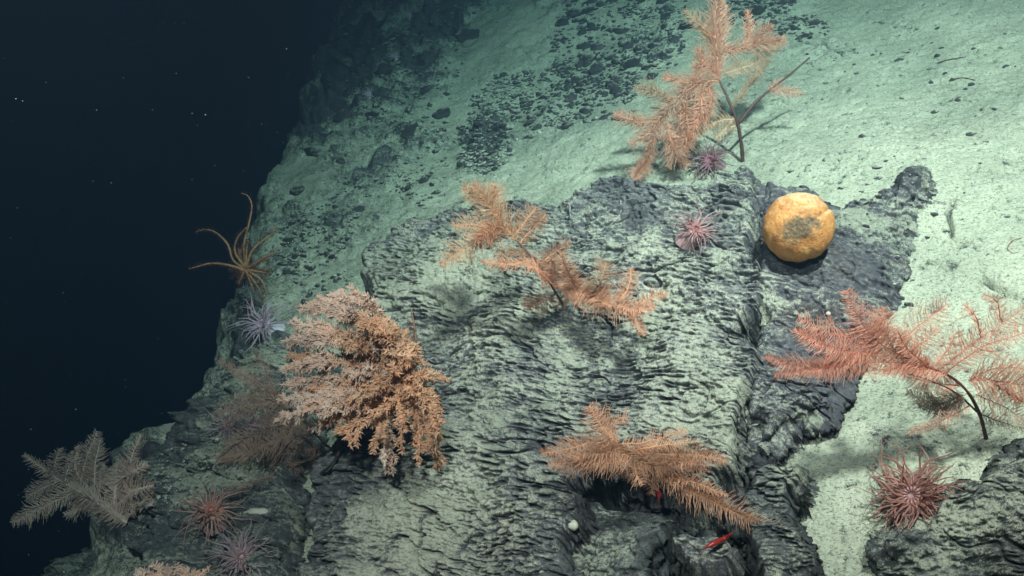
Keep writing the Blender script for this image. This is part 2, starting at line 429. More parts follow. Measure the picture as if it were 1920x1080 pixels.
rock("rock_slab", "dark purple grey slab behind and below the orange ball sponge",
     [(1395, 345, .12), (1520, 348, .10), (1568, 378, .09), (1640, 356, .06), (1690, 312, .04), (1748, 314, .03), (1768, 370, .025), (1738, 432, .03), (1706, 520, .05),
      (1668, 590, .05), (1630, 712, .05), (1550, 780, .05), (1450, 832, .07), (1398, 862, .09), (1370, 700, .11), (1390, 500, .12)],
     M_DARK, (1340, 280, 1800, 900), (1.9, 1.6), ledge=0.55, lumpy=0.38, seed=200, sed0=0.29, warp=0.022, soft=0.055, rel=True,
     sed_shade_map=[(1620, 420, 30, 14, .4), (1690, 450, 40, 50, .18), (1500, 770, 50, 25, .30), (1560, 560, 50, 20, .1), (1640, 380, 30, 10, .4), (1730, 470, 20, 60, .2)])
rock("rock_block", "flaky dark block below the wide golden coral, beside the pale sediment strip",
     [(1440, 832, .10), (1500, 836, .09), (1522, 870, .08), (1500, 910, .09), (1512, 960, .09), (1530, 1040, .09), (1560, 1130, .09), (1540, 1300, .09), (1330, 1300, .09), (1400, 1130, .09), (1408, 1020, .09),
      (1350, 975, .085), (1335, 940, .085), (1390, 905, .085)],
     M_OLIVE, (1290, 800, 1600, 1300), (1.9, 1.6), ledge=0.9, lumpy=0.4, seed=300, sed0=0.30, sed_shade_map=[(1470, 860, 40, 20, .45), (1440, 990, 60, 60, -.1)])
rock("rock_shelf", "smooth grey green rock face under the overhang at the bottom",
     [(1075, 905, .045), (1130, 930, .045), (1215, 940, .05), (1290, 945, .05), (1345, 968, .05), (1330, 985, .05), (1240, 1000, .05), (1215, 1010, .05), (1235, 1085, .05), (1200, 1300, .05), (1040, 1300, .05), (1060, 1000, .05)],
     M_OLIVE, (1010, 870, 1400, 1300), (2.0, 1.7), ledge=0.15, lumpy=0.8, seed=400, sed0=0.36, sed_shade_map=[(1270, 945, 50, 16, .2), (1120, 1030, 50, 40, .1)])
rock("rock_chunk", "angular rock chunk jutting from the dark hollow at the bottom edge",
     [(1245, 1000, .10), (1290, 985, .10), (1345, 985, .10), (1375, 1000, .10), (1395, 1040, .09), (1370, 1062, .10), (1310, 1064, .10), (1270, 1045, .10)],
     M_ROCK, (1190, 950, 1450, 1110), (1.9, 1.6), ledge=0.25, lumpy=0.6, seed=450, sed0=0.42, warp=0.012, soft=0.012)
rock("rock_ridge", "layered dark rock in the lower right corner beneath the red brown anemone",
     [(1610, 1000, .06), (1655, 950, .06), (1760, 880, .06), (1815, 830, .06), (1870, 795, .06), (2150, 730, .06), (2400, 1300, .07), (1620, 1300, .07), (1600, 1060, .065)],
     M_OLIVE, (1600, 740, 2200, 1300), (2.0, 1.7), ledge=0.85, lumpy=0.3, seed=500, sed0=0.44, warp=0.045, soft=0.07, rel=True,
     sed_shade_map=[(1800, 960, 120, 50, .08), (1720, 1020, 60, 40, -.25), (1870, 850, 50, 15, .2)])
rock("rock_mound", "lumpy teal grey mound with sediment patches on the left, below the bushy coral",
     [(262, 930, .06), (282, 856, .06), (345, 800, .05), (430, 712, .05), (470, 640, .05), (560, 620, .05), (650, 700, .05), (600, 860, .06), (566, 960, .06), (540, 1100, .06),
      (480, 1300, .06), (240, 1300, .06), (262, 1030, .06)],
     M_OLIVE, (200, 560, 700, 1300), (2.0, 1.7), ledge=0.25, lumpy=1.3, seed=600, sed0=0.52, warp=0.04, soft=0.05, rel=True,
     sed_shade_map=[(480, 880, 60, 25, .4), (360, 930, 60, 40, .3), (340, 1000, 60, 30, -.25), (500, 990, 50, 60, -.35), (470, 720, 60, 60, .2), (330, 840, 60, 30, -.12)])
rock("distant_rock", "hazy sediment topped rock far below in the lower left corner",
     [(-160, 1060, -.20), (-20, 1075, -.20), (60, 1040, -.20), (120, 1006, -.20), (200, 996, -.20), (270, 1010, -.20), (330, 1120, -.20), (330, 1300, -.20), (-200, 1300, -.20)],
     M_OLIVE, (-250, 950, 380, 1300), (3.0, 2.6), ledge=0.2, lumpy=1.4, seed=700, sed0=0.55, warp=0.04, soft=0.05)

# ------------------------------------------------------------------ placing things on the sculpted ground
bpy.context.view_layer.update()
DG = bpy.context.evaluated_depsgraph_get()
def hit(px, py):
    """first surface met by the line of sight: depth, point, normal"""
    d = ray(px, py)
    ok, loc, nor, idx, ob, mw = SC.ray_cast(DG, Vector(CAM.tolist()), Vector(d.tolist()))
    if not ok: return None
    p = np.array(loc); return float((p-CAM) @ AF), p, np.array(nor)
def depth_of(px, py, default=3.0):
    h = hit(px, py); return h[0] if h else default
def pxm(d): return d*TAN/960.0           # metres per photo pixel at depth d
def unit(a): a = np.asarray(a, float); return a/(np.linalg.norm(a)+1e-12)

# ------------------------------------------------------------------ stones
import bmesh
M_STONE = simple("crusted_stone", (0.022, 0.024, 0.028), (0.062, 0.062, 0.062), 60, 0.7, bumpd=0.004, spec=0.35, randv=0.35)
m, nt, p = mat("dusted_stone")
tc = nd(nt, 'ShaderNodeTexCoord').outputs['Object']
geo = nd(nt, 'ShaderNodeNewGeometry').outputs['Normal']
sep = nd(nt, 'ShaderNodeSeparateXYZ'); nt.links.new(geo, sep.inputs[0])
n1 = noise(nt, 2.2, 5, 0.65, tc)
oi = nd(nt, 'ShaderNodeObjectInfo').outputs['Random']
c = mixc(nt, ramp(nt, n1, [(0.3, 0.0), (0.7, 1.0)]), (0.032, 0.034, 0.038), (0.095, 0.092, 0.086))
c = mixc(nt, 1.0, c, ramp(nt, oi, [(0.0, 0.6), (1.0, 1.5)]), 'MULTIPLY')
f = mth(nt, 'ADD', sep.outputs[2], mth(nt, 'MULTIPLY', mth(nt, 'SUBTRACT', n1, 0.5), 1.6))
f = mth(nt, 'SUBTRACT', f, mth(nt, 'MULTIPLY', oi, 0.35))
nt.links.new(mixc(nt, ramp(nt, f, [(0.44, 0.0), (0.80, 0.92)]), c, SED_A), p.inputs['Base Color'])
p.inputs['Roughness'].default_value = 0.75; bump(nt, p, noise(nt, 9, 4, 0.6, tc), 0.6, 0.05)
M_STONE = m
def stone_mesh(name, sub, seed):
    bm = bmesh.new(); bmesh.ops.create_icosphere(bm, subdivisions=sub, radius=1.0)
    r = np.random.default_rng(seed)
    cuts = [(unit(r.normal(size=3)), r.uniform(0.36, 0.8)) for _ in range(12)]
    ph = r.uniform(0, 6, 6)
    for v in bm.verts:
        c = np.array(v.co)
        k = 1+0.12*math.sin(3*c[0]+ph[0])+0.12*math.sin(3.3*c[1]+ph[1])+0.10*math.sin(4*c[2]+ph[2])+0.07*math.sin(9*c[0]+7*c[1]+ph[3])+0.05*math.sin(13*c[1]+11*c[2]+ph[4])
        c = c*k
        for n, d in cuts:
            e = c @ n-d
            if e > 0: c = c-n*e*0.85
        v.co = c.tolist()
    me = bpy.data.meshes.new(name); bm.to_mesh(me); bm.free()
    me.polygons.foreach_set('use_smooth', [True]*len(me.polygons)); me.materials.append(M_STONE)
    return me
STONES = [stone_mesh("stone", 2, 40+k) for k in range(7)]
BOULD = [stone_mesh("boulder", 4, 80+k) for k in range(4)]
def put_stone(name, px, py, size, meshes, label, group, cat, flat=0.6, sink=0.45):
    h = hit(px, py)
    if h is None: return None
    d, p, n = h
    s = size*pxm(d)
    o = bpy.data.objects.new(name, random.choice(meshes)); COL.objects.link(o)
    t = unit(UH*random.uniform(.6, 1)+VH*random.uniform(-.5, .6)); n2 = unit(NRM+0.3*rng.normal(size=3)); t = unit(t-n2*(t@n2)); b = np.cross(n2, t)
    R = Matrix((t.tolist(), b.tolist(), n2.tolist())).transposed().to_4x4()
    sx = s*random.uniform(0.9, 1.25); sy = s*random.uniform(0.55, 0.85); sz = s*flat*random.uniform(0.7, 1.1)
    o.matrix_world = Matrix.Translation((p+n2*sz*(0.5-sink)).tolist()) @ R @ Matrix.Diagonal((sx, sy, sz, 1))
    return tag(o, label, cat, group)
def inpoly(P):
    P = np.array(P, float)
    while True:
        x = random.uniform(P[:, 0].min(), P[:, 0].max()); y = random.uniform(P[:, 1].min(), P[:, 1].max())
        c = False; j = len(P)-1
        for i in range(len(P)):
            if (P[i, 1] > y) != (P[j, 1] > y) and x < (P[j, 0]-P[i, 0])*(y-P[i, 1])/(P[j, 1]-P[i, 1])+P[i, 0]: c = not c
            j = i
        if c: return x, y
ZONES = [
 ([(1060, -10), (1290, -10), (1290, 60), (1270, 120), (1180, 170), (1060, 160), (1030, 90)], 82, (8, 19), "dark crusted stone in the dense patch left of the tall top coral", "stones of the dense patch at the top"),
 ([(1360, -10), (1490, -10), (1500, 60), (1470, 70), (1420, 50), (1370, 50)], 26, (8, 17), "dark stone at the top edge, behind the tips of the top coral", "stones behind the top coral"),
 ([(1490, 40), (1520, 20), (1565, 55), (1540, 85), (1495, 85)], 8, (7, 14), "stone of the small dark heap on bare sediment at the top", "stones of the small heap"),
 ([(1010, 130), (1090, 120), (1200, 150), (1190, 190), (1100, 215), (1000, 250), (985, 220)], 42, (8, 17), "dark oval stone in the band running down towards the mid coral", "stones of the middle band"),
 ([(860, 240), (900, 215), (960, 240), (960, 290), (930, 330), (860, 320)], 48, (6, 12), "small dark stone in the tight cluster above the outcrop's upper left edge", "stones of the tight cluster above the outcrop"),
 ([(880, 190), (930, 140), (1000, 130), (1000, 200), (960, 235), (880, 230)], 34, (5, 10), "small stone in the hazy gravel tongue of the upper slope", "stones of the hazy gravel tongue"),
 ([(970, 225), (1060, 215), (1200, 205), (1180, 225), (1060, 245), (990, 268)], 14, (8, 15), "lone stone at the lower rim of the stone band, on pale sediment", "stones on the rim of the band"),
 ([(740, 330), (770, 320), (840, 340), (800, 385), (760, 385), (740, 350)], 10, (6, 12), "dark stone on the teal sediment above the outcrop's left shoulder", "stones above the left shoulder"),
 ([(520, 420), (560, 390), (640, 400), (690, 380), (660, 430), (640, 480), (560, 540), (530, 500)], 34, (6, 14), "dark stone on the teal sediment left of the outcrop", "stones left of the outcrop"),
 ([(560, 560), (600, 530), (660, 500), (670, 560), (620, 570)], 8, (6, 11), "stone between the outcrop's left edge and the bushy coral", "stones above the bushy coral")]
for P, n, (a, b), lab, grp in ZONES:
    for k in range(n):
        x, y = inpoly(P)
        put_stone("stone", x, y, (a*0.8+(b*1.25-a*0.8)*random.random()**2.0), STONES, lab, grp, "stone")
ORD = ["leftmost", "second", "third", "fourth", "fifth", "sixth", "seventh", "eighth", "ninth", "tenth", "eleventh", "twelfth", "thirteenth", "rightmost"]
for x, y, s in ((1165, 60, 22), (1110, 52, 17), (1180, 125, 22), (1090, 172, 18), (1155, 152, 15), (1220, 146, 16), (1062, 165, 14)):
    put_stone("stone", x, y, s, STONES, "large blackish stone left of the top coral, " + {1062: "leftmost of the seven largest", 1090: "low on the left of the large ones", 1110: "high up, left of the very largest", 1155: "small one just above the band's middle", 1165: "the very largest near the top", 1180: "broad one below the largest", 1220: "nearest to the top coral's fronds"}[x], "largest stones of the upper field", "stone")
for x, y, s, lab in ((1060, 238, 16, "reddish stone slab standing alone on sediment below the stone band"), (1640, 314, 14, "small grey stone half sunk in sediment right above the orange ball"),
                     (1705, 572, 11, "black pebble just above the right coral's fronds"), (1785, 150, 10, "dark sliver of stone on the open sediment at upper right"),
                     (572, 567, 14, "flat dark stone right above the bushy coral's top left tips"), (430, 690, 16, "dark rounded stone at the slope's edge beside the brown coral's tip"),
                     (1330, 960, 20, "smooth blue grey pebble lying under the golden coral")):
    o = put_stone("stone", x, y, s, STONES, lab, None, "stone")
FAR = [(700, 40, 50), (760, 70, 34), (845, 30, 48), (880, 70, 34), (655, 120, 40), (720, 130, 36), (800, 165, 26), (640, 220, 34), (700, 215, 22),
       (590, 285, 34), (830, 215, 22), (770, 245, 26), (560, 360, 22), (640, 300, 18)]
for k, (x, y, s) in enumerate(sorted(FAR)):
    put_stone("boulder", x, y, s, BOULD, "dim boulder in the haze of the far slope, " + (ORD[k] + ("" if k in (0, 13) else " from the left")) + " of fourteen", "hazy boulders of the far slope", "boulder", 0.5, 0.62)
# fine gravel between the stones
ico = bmesh.new(); bmesh.ops.create_icosphere(ico, subdivisions=1, radius=1.0)
IV = np.array([v.co[:] for v in ico.verts]); IF = [[v.index for v in f.verts] for f in ico.faces]; ico.free()
GV = []; GF = []
GZ = [(z[0], n) for z, n in zip(ZONES, (800, 260, 60, 480, 380, 420, 60, 60, 200, 40))] + [
    ([(258, 920), (300, 850), (400, 780), (440, 730), (470, 800), (420, 880), (330, 960)], 120), ([(640, 60), (800, 0), (900, 20), (840, 240), (640, 240)], 260),
    ([(1450, 300), (1700, 300), (1760, 420), (1700, 560)], 50), ([(480, 560), (560, 420), (700, 300), (840, 220), (840, 330), (640, 400)], 160),
    ([(1500, 100), (1910, 10), (1910, 500), (1780, 520), (1560, 300)], 110)]
for P, n in GZ:
    for k in range(n):
        x, y = inpoly(P); h = hit(x, y)
        if h is None: continue
        s = pxm(h[0])*random.choice((1.8, 2.4, 3.0, 3.6, 4.5, 6.5))
        v = IV*np.array([random.uniform(.8, 1.4), random.uniform(.6, 1), random.uniform(.5, .8)])*s*(1+0.2*rng.normal(size=(len(IV), 1)))
        b = len(GV)*len(IV); GV.append(v @ np.stack([UH, VH, NRM])+h[1]); GF += [[i+b for i in f] for f in IF]
me = bpy.data.meshes.new("gravel"); me.from_pydata(np.concatenate(GV).tolist(), [], GF)
tag(link("gravel", me, M_STONE), "fine dark gravel strewn between the stones on the sediment", "gravel", None, 'stuff')

# ------------------------------------------------------------------ corals
def coral_mats(name, stem, axis, p1, p2, transl=0.3):
    return (simple(name+"_stem", stem, tuple(c*1.6 for c in stem), 50, 0.55, spec=0.4),
            simple(name+"_axis", axis, tuple(min(1, c*1.35) for c in axis), 40, 0.6),
            simple(name+"_pinnule", p1, p2, 22, 0.6, transl, randv=0.14))
def px_path(pts, ds, n):
    """points given as photo pixels with depths -> smooth path in space"""
    P = np.array([at(x, y, d) for (x, y), d in zip(pts, ds)])
    return smooth_path(P, n)
def un(a): return a/(np.linalg.norm(a, axis=-1, keepdims=True)+1e-12)
class PB:
    """thousands of short tapered tubes as one mesh"""
    def __init__(s): s.P = []; s.R = []
    def add(s, P, R): s.P.append(np.asarray(P, float)); s.R.append(np.asarray(R, float))
    def build(s, name, m, parent, n=3):
        P = np.concatenate(s.P); R = np.concatenate(s.R); N, K = R.shape
        tg = un(np.gradient(P, axis=1)); x = un(np.cross(tg, np.array([0.31, 0.77, 0.55]))); y = np.cross(tg, x)
        an = np.arange(n)*2*math.pi/n
        V = P[:, :, None]+R[:, :, None, None]*(x[:, :, None]*np.cos(an)[:, None]+y[:, :, None]*np.sin(an)[:, None])
        idx = np.arange(N*K*n).reshape(N, K, n); nx = np.roll(idx, -1, axis=2)
        q = np.stack([idx[:, :-1], nx[:, :-1], nx[:, 1:], idx[:, 1:]], -1).reshape(-1, 4)
        me = bpy.data.meshes.new(name)
        me.vertices.add(N*K*n); me.vertices.foreach_set('co', V.ravel())
        me.loops.add(q.size); me.loops.foreach_set('vertex_index', q.ravel())
        me.polygons.add(len(q)); me.polygons.foreach_set('loop_start', np.arange(0, q.size, 4))
        me.polygons.foreach_set('use_smooth', np.ones(len(q), bool)); me.update(calc_edges=True)
        return link(name, me, m, parent)
def along(path, s):
    seg = np.linalg.norm(np.diff(path, axis=0), axis=1); cum = np.concatenate([[0], np.cumsum(seg)])
    j = np.clip(np.searchsorted(cum, s, side='right')-1, 0, len(seg)-1); f = ((s-cum[j])/(seg[j]+1e-12))[:, None]
    return path[j]*(1-f)+path[j+1]*f, un(path[j+1]-path[j])
def frond_geo(axis, pins, path, L, rows, sp, r0, facing, ang=(42, 76), tipk=0.3):
    tot = np.linalg.norm(np.diff(path, axis=0), axis=1).sum(); n = len(path)
    axis.tube(path, np.linspace(r0*2.2, r0*0.9, n), 5)
    k = max(6, int(tot/sp))
    for phi in rows:
        t = (np.arange(k)+rng.random(k)*0.7+0.15)/k; t = t[rng.random(k) > 0.04]; m = len(t)
        o, tg = along(path, t*tot)
        fc = un(facing-tg*(tg @ facing)[:, None]); sd = np.cross(tg, fc)
        prof = np.minimum(1.0, 0.4+t*5)*(tipk+(1-tipk)*np.minimum(1.0, (1-t)*3.0))
        ph = phi+rng.normal(0, 0.17, m); a = np.radians(rng.uniform(ang[0], ang[1], m)); l = (L*prof*rng.uniform(0.55, 1.15, m)*(0.88+0.22*np.sin(t*rng.uniform(9, 17)+rng.uniform(0, 6))))[:, None]
        out = sd*np.cos(ph)[:, None]+fc*np.sin(ph)[:, None]
        d1 = un(tg*np.cos(a)[:, None]+out*np.sin(a)[:, None]); d2 = un(d1+tg*rng.uniform(.1, .5, (m, 1))+rng.normal(size=(m, 3))*0.2)
        P = np.stack([o, o+d1*l*0.5, o+d1*l*0.5+d2*l*0.5], 1)
        pins.add(P, np.ones((m, 1))*r0*np.array([0.9, 0.8, 0.4]))
FLAT = (0.12, math.pi-0.12); FEATH = (0.1, math.pi-0.1, -0.4, math.pi+0.4, 0.5, math.pi-0.5); BRUSH = (0.0, 0.7, 1.4, 2.1, 2.8, 3.5, 4.2, 4.9, 5.6)
def pinnate(name, label, base, mats, stems, fronds, lift=0.06, kx=0.0, ky=0.0, pinr=0.56, spacing=2.5, longer=1.3, group="feathery corals", bow=0.0, base_d=None):
    """stems: (pixel path, radius px); fronds: (pixel path, pinnule px, rows[, forward metres])"""
    db = base_d if base_d else depth_of(*base)
    root = empty(name, at(base[0], base[1], db))
    O = np.array(root.location)
    def dep(x, y, fwd=0.0):
        d = db-lift*min(1.0, math.hypot(x-base[0], y-base[1])/90.0)+kx*(x-base[0])/1000+ky*(base[1]-y)/1000-fwd
        return min(d, depth_of(x, y, 9.0)-0.02) if (x, y) != base else db+0.01
    k = pxm(db)
    for pts, r in stems:
        mb = MB(); path = px_path(pts, [dep(x, y) for x, y in pts], 26)
        rr = np.linspace(1.25, 0.6, 26)*r*k*(1+0.08*rng.normal(size=26))
        mb.tube(path-O, rr, 7); st = mb.build("stem", mats[0], root)
    for f in fronds:
        pts, L, rows = f[0], f[1], f[2]; fw = f[3] if len(f) > 3 else random.uniform(-.02, .04)
        ds = [dep(x, y, fw*(i/max(1, len(pts)-1))) for i, (x, y) in enumerate(pts)]
        path = px_path(pts, ds, 14)-O
        path = path+np.cumsum(rng.normal(size=path.shape)*0.0009, axis=0)
        face = unit(CAM-(path[5]+O)); face = unit(face+0.35*rng.normal(size=3))
        ax, pi = MB(), PB()
        frond_geo(ax, pi, path, ang=(42, 76) if len(rows) > 6 else (56, 80), L=L*k*longer, rows=rows, sp=spacing*k*(1 if len(rows) < 5 else 1.3), r0=pinr*k, facing=face)
        b = ax.build("branch", f[4] if len(f) > 4 else mats[1], root)
        q = pi.build("pinnules", f[5] if len(f) > 5 else mats[2], b); q['kind'] = 'stuff'
    tag(root, label, "coral", group)
    return root

C_TOP = coral_mats("top_coral", (0.07, 0.035, 0.03), (0.74, 0.34, 0.21), (0.90, 0.46, 0.30), (0.97, 0.67, 0.50))
C_TIP = simple("pale_pinnule", (0.66, 0.44, 0.28), (0.84, 0.62, 0.42), 30, 0.6, 0.3, randv=0.12)
pinnate("branching_coral", "tall peach bottlebrush coral on a thin dark stem at the top, above the rock", (1393, 306), C_TOP,
 [([(1393, 306), (1390, 270), (1380, 222), (1362, 180), (1348, 150)], 3.2),
  ([(1384, 232), (1412, 197), (1440, 171), (1478, 142), (1518, 108)], 2.6)],
 [([(1348, 150), (1345, 95), (1340, 45), (1350, -40)], 26, BRUSH), ([(1346, 120), (1352, 60), (1352, 0)], 24, BRUSH), ([(1347, 110), (1320, 52), (1284, 16)], 20, BRUSH, .02, C_TIP, C_TIP),
  ([(1352, 96), (1400, 92), (1440, 80), (1476, 76)], 24, BRUSH), ([(1398, 92), (1406, 55), (1402, 22)], 14, BRUSH), ([(1410, 92), (1430, 60), (1448, 50)], 18, BRUSH),
  ([(1358, 138), (1420, 116), (1466, 78)], 18, FEATH, -.03, C_TIP, C_TIP), ([(1372, 200), (1410, 150), (1440, 112)], 15, FEATH, -.03, C_TIP, C_TIP),
  ([(1350, 152), (1310, 158), (1262, 195), (1226, 250), (1214, 292)], 27, BRUSH), ([(1316, 158), (1275, 150), (1245, 140)], 18, BRUSH), ([(1300, 165), (1318, 120), (1308, 92)], 20, BRUSH),
  ([(1266, 192), (1222, 172), (1192, 166)], 20, BRUSH, .02, C_TIP, C_TIP), ([(1242, 228), (1198, 226), (1152, 210)], 21, BRUSH), ([(1232, 240), (1200, 262), (1178, 272)], 15, BRUSH),
  ([(1228, 254), (1216, 300), (1190, 338)], 17, BRUSH), ([(1250, 230), (1262, 280), (1285, 308)], 22, BRUSH), ([(1275, 195), (1270, 250), (1250, 312)], 22, BRUSH), ([(1282, 188), (1292, 240), (1280, 290)], 24, BRUSH, .05),
  ([(1320, 160), (1312, 205), (1294, 255)], 24, BRUSH, .04), ([(1330, 158), (1335, 190), (1322, 225)], 22, BRUSH, .03), ([(1345, 150), (1325, 120), (1300, 130)], 22, BRUSH),
  ([(1380, 222), (1345, 228), (1312, 250), (1298, 270)], 13, FEATH, -.02, C_TIP, C_TIP), ([(1384, 232), (1360, 240), (1345, 258)], 12, FEATH, -.02, C_TIP, C_TIP),
  ([(1442, 169), (1470, 170), (1505, 178)], 11, FEATH, .0), ([(1440, 171), (1450, 160), (1470, 148)], 9, FEATH, 0.)],
 lift=0.05, group="orange corals on the rock", longer=1.45, spacing=2.4)

C_MID = coral_mats("mid_coral", (0.09, 0.05, 0.04), (0.50, 0.22, 0.12), (0.70, 0.35, 0.20), (0.82, 0.50, 0.33))
C_MID2 = simple("mid_pale_pinnule", (0.70, 0.42, 0.24), (0.82, 0.56, 0.35), 30, 0.6, 0.3, randv=0.12)
C_MID3 = simple("mid_brown_pinnule", (0.42, 0.25, 0.15), (0.56, 0.36, 0.23), 30, 0.6, 0.3, randv=0.12)
pinnate("branching_coral", "sprawling thin peach coral across the outcrop's middle, left of the small pink anemone", (1062, 582), C_MID,
 [([(1062, 582), (1040, 545), (1008, 494), (970, 452)], 2.6)],
 [([(970, 452), (945, 422), (915, 382), (888, 344)], 28, BRUSH, .03, C_MID[1], C_MID2), ([(938, 420), (925, 375), (932, 345)], 24, BRUSH, .02, C_MID[1], C_MID2), ([(916, 384), (890, 362), (870, 342)], 18, BRUSH, .0, C_MID[1], C_MID2),
  ([(950, 428), (905, 448), (862, 470), (824, 492)], 24, FEATH, .04, C_MID[1], C_MID2), ([(935, 432), (890, 420), (850, 424)], 20, FEATH, .02, C_MID[1], C_MID2), ([(952, 430), (918, 430), (885, 452)], 24, BRUSH, .05),
  ([(962, 442), (985, 415), (1006, 386)], 22, FEATH, -.04, C_MID[1], C_MID3), ([(975, 455), (1000, 425), (1018, 400)], 16, FEATH, -.04, C_MID[1], C_MID3),
  ([(1002, 488), (950, 492), (900, 482)], 12, FEATH, .0), ([(1000, 484), (960, 470), (925, 480)], 14, FEATH, .0, C_MID[1], C_MID3), ([(1012, 498), (1045, 470), (1070, 452)], 18, FEATH, -.02, C_MID[1], C_MID3),
  ([(1030, 528), (1012, 508), (985, 500)], 24, FEATH, .04), ([(1032, 532), (1040, 505), (1030, 480)], 22, FEATH, .03),
  ([(1034, 534), (1080, 542), (1130, 562), (1196, 580), (1228, 572)], 25, FEATH, .03), ([(1050, 538), (1100, 556), (1150, 572)], 20, FEATH, .05),
  ([(1082, 542), (1066, 505), (1056, 474)], 18, FEATH), ([(1122, 557), (1130, 522), (1138, 488)], 24, FEATH, -.03, C_MID3, C_MID3), ([(1160, 568), (1178, 535), (1182, 505)], 16, FEATH),
  ([(1192, 577), (1222, 556), (1250, 546)], 13, FEATH, .02), ([(1188, 577), (1198, 602), (1216, 628)], 11, FEATH), ([(1044, 550), (1012, 566), (984, 574)], 20, FEATH, -.03, C_MID[1], C_MID3), ([(1090, 548), (1070, 565), (1040, 585)], 15, FEATH, -.03, C_MID[1], C_MID3)],
 lift=0.20, ky=0.25, group="orange corals on the rock", pinr=0.6, longer=1.55)

C_R = coral_mats("right_coral", (0.075, 0.022, 0.022), (0.42, 0.14, 0.09), (0.76, 0.33, 0.21), (0.86, 0.47, 0.33))
C_R2 = simple("right_brown_pinnule", (0.20, 0.13, 0.09), (0.32, 0.21, 0.15), 30, 0.6, 0.3, randv=0.12)
pinnate("branching_coral", "broad salmon feathery coral on an arching dark stem at the right edge", (1850, 826), C_R,
 [([(1850, 826), (1838, 780), (1815, 736), (1782, 706), (1740, 688)], 3.4), ([(1835, 775), (1790, 735), (1740, 712), (1700, 700)], 1.6)],
 [([(1740, 688), (1690, 671), (1645, 645), (1604, 598), (1577, 547)], 26, FEATH), ([(1652, 650), (1610, 638), (1560, 626), (1497, 596)], 25, FLAT, .02), ([(1670, 662), (1600, 664), (1540, 652), (1484, 622)], 23, FEATH, .03),
  ([(1610, 668), (1560, 690), (1500, 690), (1436, 668)], 18, FEATH, .03), ([(1744, 690), (1660, 679), (1570, 691), (1500, 703), (1444, 711)], 20, FEATH, .02),
  ([(1745, 692), (1690, 694), (1640, 702), (1608, 708)], 17, FLAT, .0), ([(1680, 650), (1728, 606), (1773, 564)], 30, FLAT, .0), ([(1700, 668), (1730, 640), (1752, 612)], 20, FLAT, .0),
  ([(1650, 645), (1655, 610), (1650, 575)], 22, FEATH, .0), ([(1690, 671), (1660, 640), (1640, 600)], 22, FEATH, .02), ([(1745, 690), (1770, 660), (1790, 620)], 22, FLAT, .0),
  ([(1760, 696), (1800, 664), (1850, 626), (1925, 576)], 26, FLAT, .02), ([(1772, 700), (1830, 658), (1880, 641), (1935, 620)], 24, FLAT, .03), ([(1840, 634), (1836, 602), (1812, 570)], 19, FLAT),
  ([(1880, 606), (1872, 575), (1850, 556)], 14, FLAT), ([(1815, 712), (1870, 714), (1935, 728)], 34, FEATH, .02), ([(1818, 715), (1862, 690), (1935, 690)], 22, FLAT, .0), ([(1830, 742), (1880, 762), (1935, 795)], 22, FLAT, .0), ([(1860, 714), (1890, 740), (1930, 760)], 20, FEATH, 0.),
  ([(1800, 722), (1745, 716), (1700, 700)], 20, FEATH, -.06), ([(1805, 740), (1755, 760), (1705, 736)], 24, FEATH, -.10, C_R2, C_R2), ([(1808, 745), (1770, 770), (1725, 765)], 18, FEATH, -.10, C_R2, C_R2), ([(1820, 760), (1755, 788), (1708, 808)], 14, FLAT, -.04),
  ([(1775, 702), (1700, 690), (1650, 700)], 18, FEATH, .0), ([(1740, 690), (1700, 655), (1680, 620)], 18, FEATH, .03), ([(1834, 775), (1880, 790), (1920, 800)], 12, FLAT, -.04, C_R2, C_R2)],
 lift=0.10, group="orange corals on the rock", longer=1.6, spacing=2.4)

C_L = coral_mats("golden_coral", (0.12, 0.06, 0.03), (0.50, 0.25, 0.11), (0.72, 0.39, 0.23), (0.86, 0.54, 0.36))
pinnate("branching_coral", "wide golden brown feathery coral lying over the dark overhang at the bottom", (1245, 905), C_L,
 [([(1245, 905), (1215, 875), (1185, 850), (1160, 832)], 2.2)],
 [([(1160, 832), (1138, 808), (1120, 785), (1102, 758)], 28, FEATH), ([(1140, 810), (1160, 790), (1180, 780)], 20, FLAT, -.02), ([(1162, 834), (1110, 832), (1060, 846), (1014, 852)], 22, FEATH), ([(1182, 850), (1125, 852), (1070, 862), (1030, 862)], 24, FEATH, .03),
  ([(1185, 860), (1140, 872), (1100, 872), (1070, 860)], 20, FEATH, .03), ([(1164, 834), (1220, 824), (1292, 806)], 17, FLAT), ([(1182, 846), (1240, 836), (1305, 830)], 15, FLAT), ([(1184, 850), (1250, 852), (1320, 856), (1364, 866)], 23, FEATH, .02), ([(1190, 856), (1250, 868), (1310, 872)], 20, FEATH, .03),
  ([(1205, 868), (1260, 905), (1330, 935), (1400, 968), (1504, 1000)], 24, FLAT, .02), ([(1215, 875), (1270, 900), (1350, 940), (1420, 972)], 16, FEATH, .04), ([(1210, 868), (1240, 890), (1300, 905), (1366, 930)], 20, FLAT),
  ([(1225, 885), (1175, 888), (1130, 876)], 18, FLAT, .0), ([(1225, 885), (1222, 905), (1226, 926)], 16, FLAT), ([(1160, 840), (1200, 868), (1262, 884)], 24, FEATH, .04), ([(1165, 840), (1130, 850), (1090, 850)], 26, FEATH, .04),
  ([(1195, 860), (1190, 885), (1200, 905)], 18, FEATH), ([(1240, 885), (1280, 880), (1330, 885)], 18, FLAT, .01)],
 lift=0.07, group="orange corals on the rock", pinr=0.62, spacing=2.2, longer=1.45)

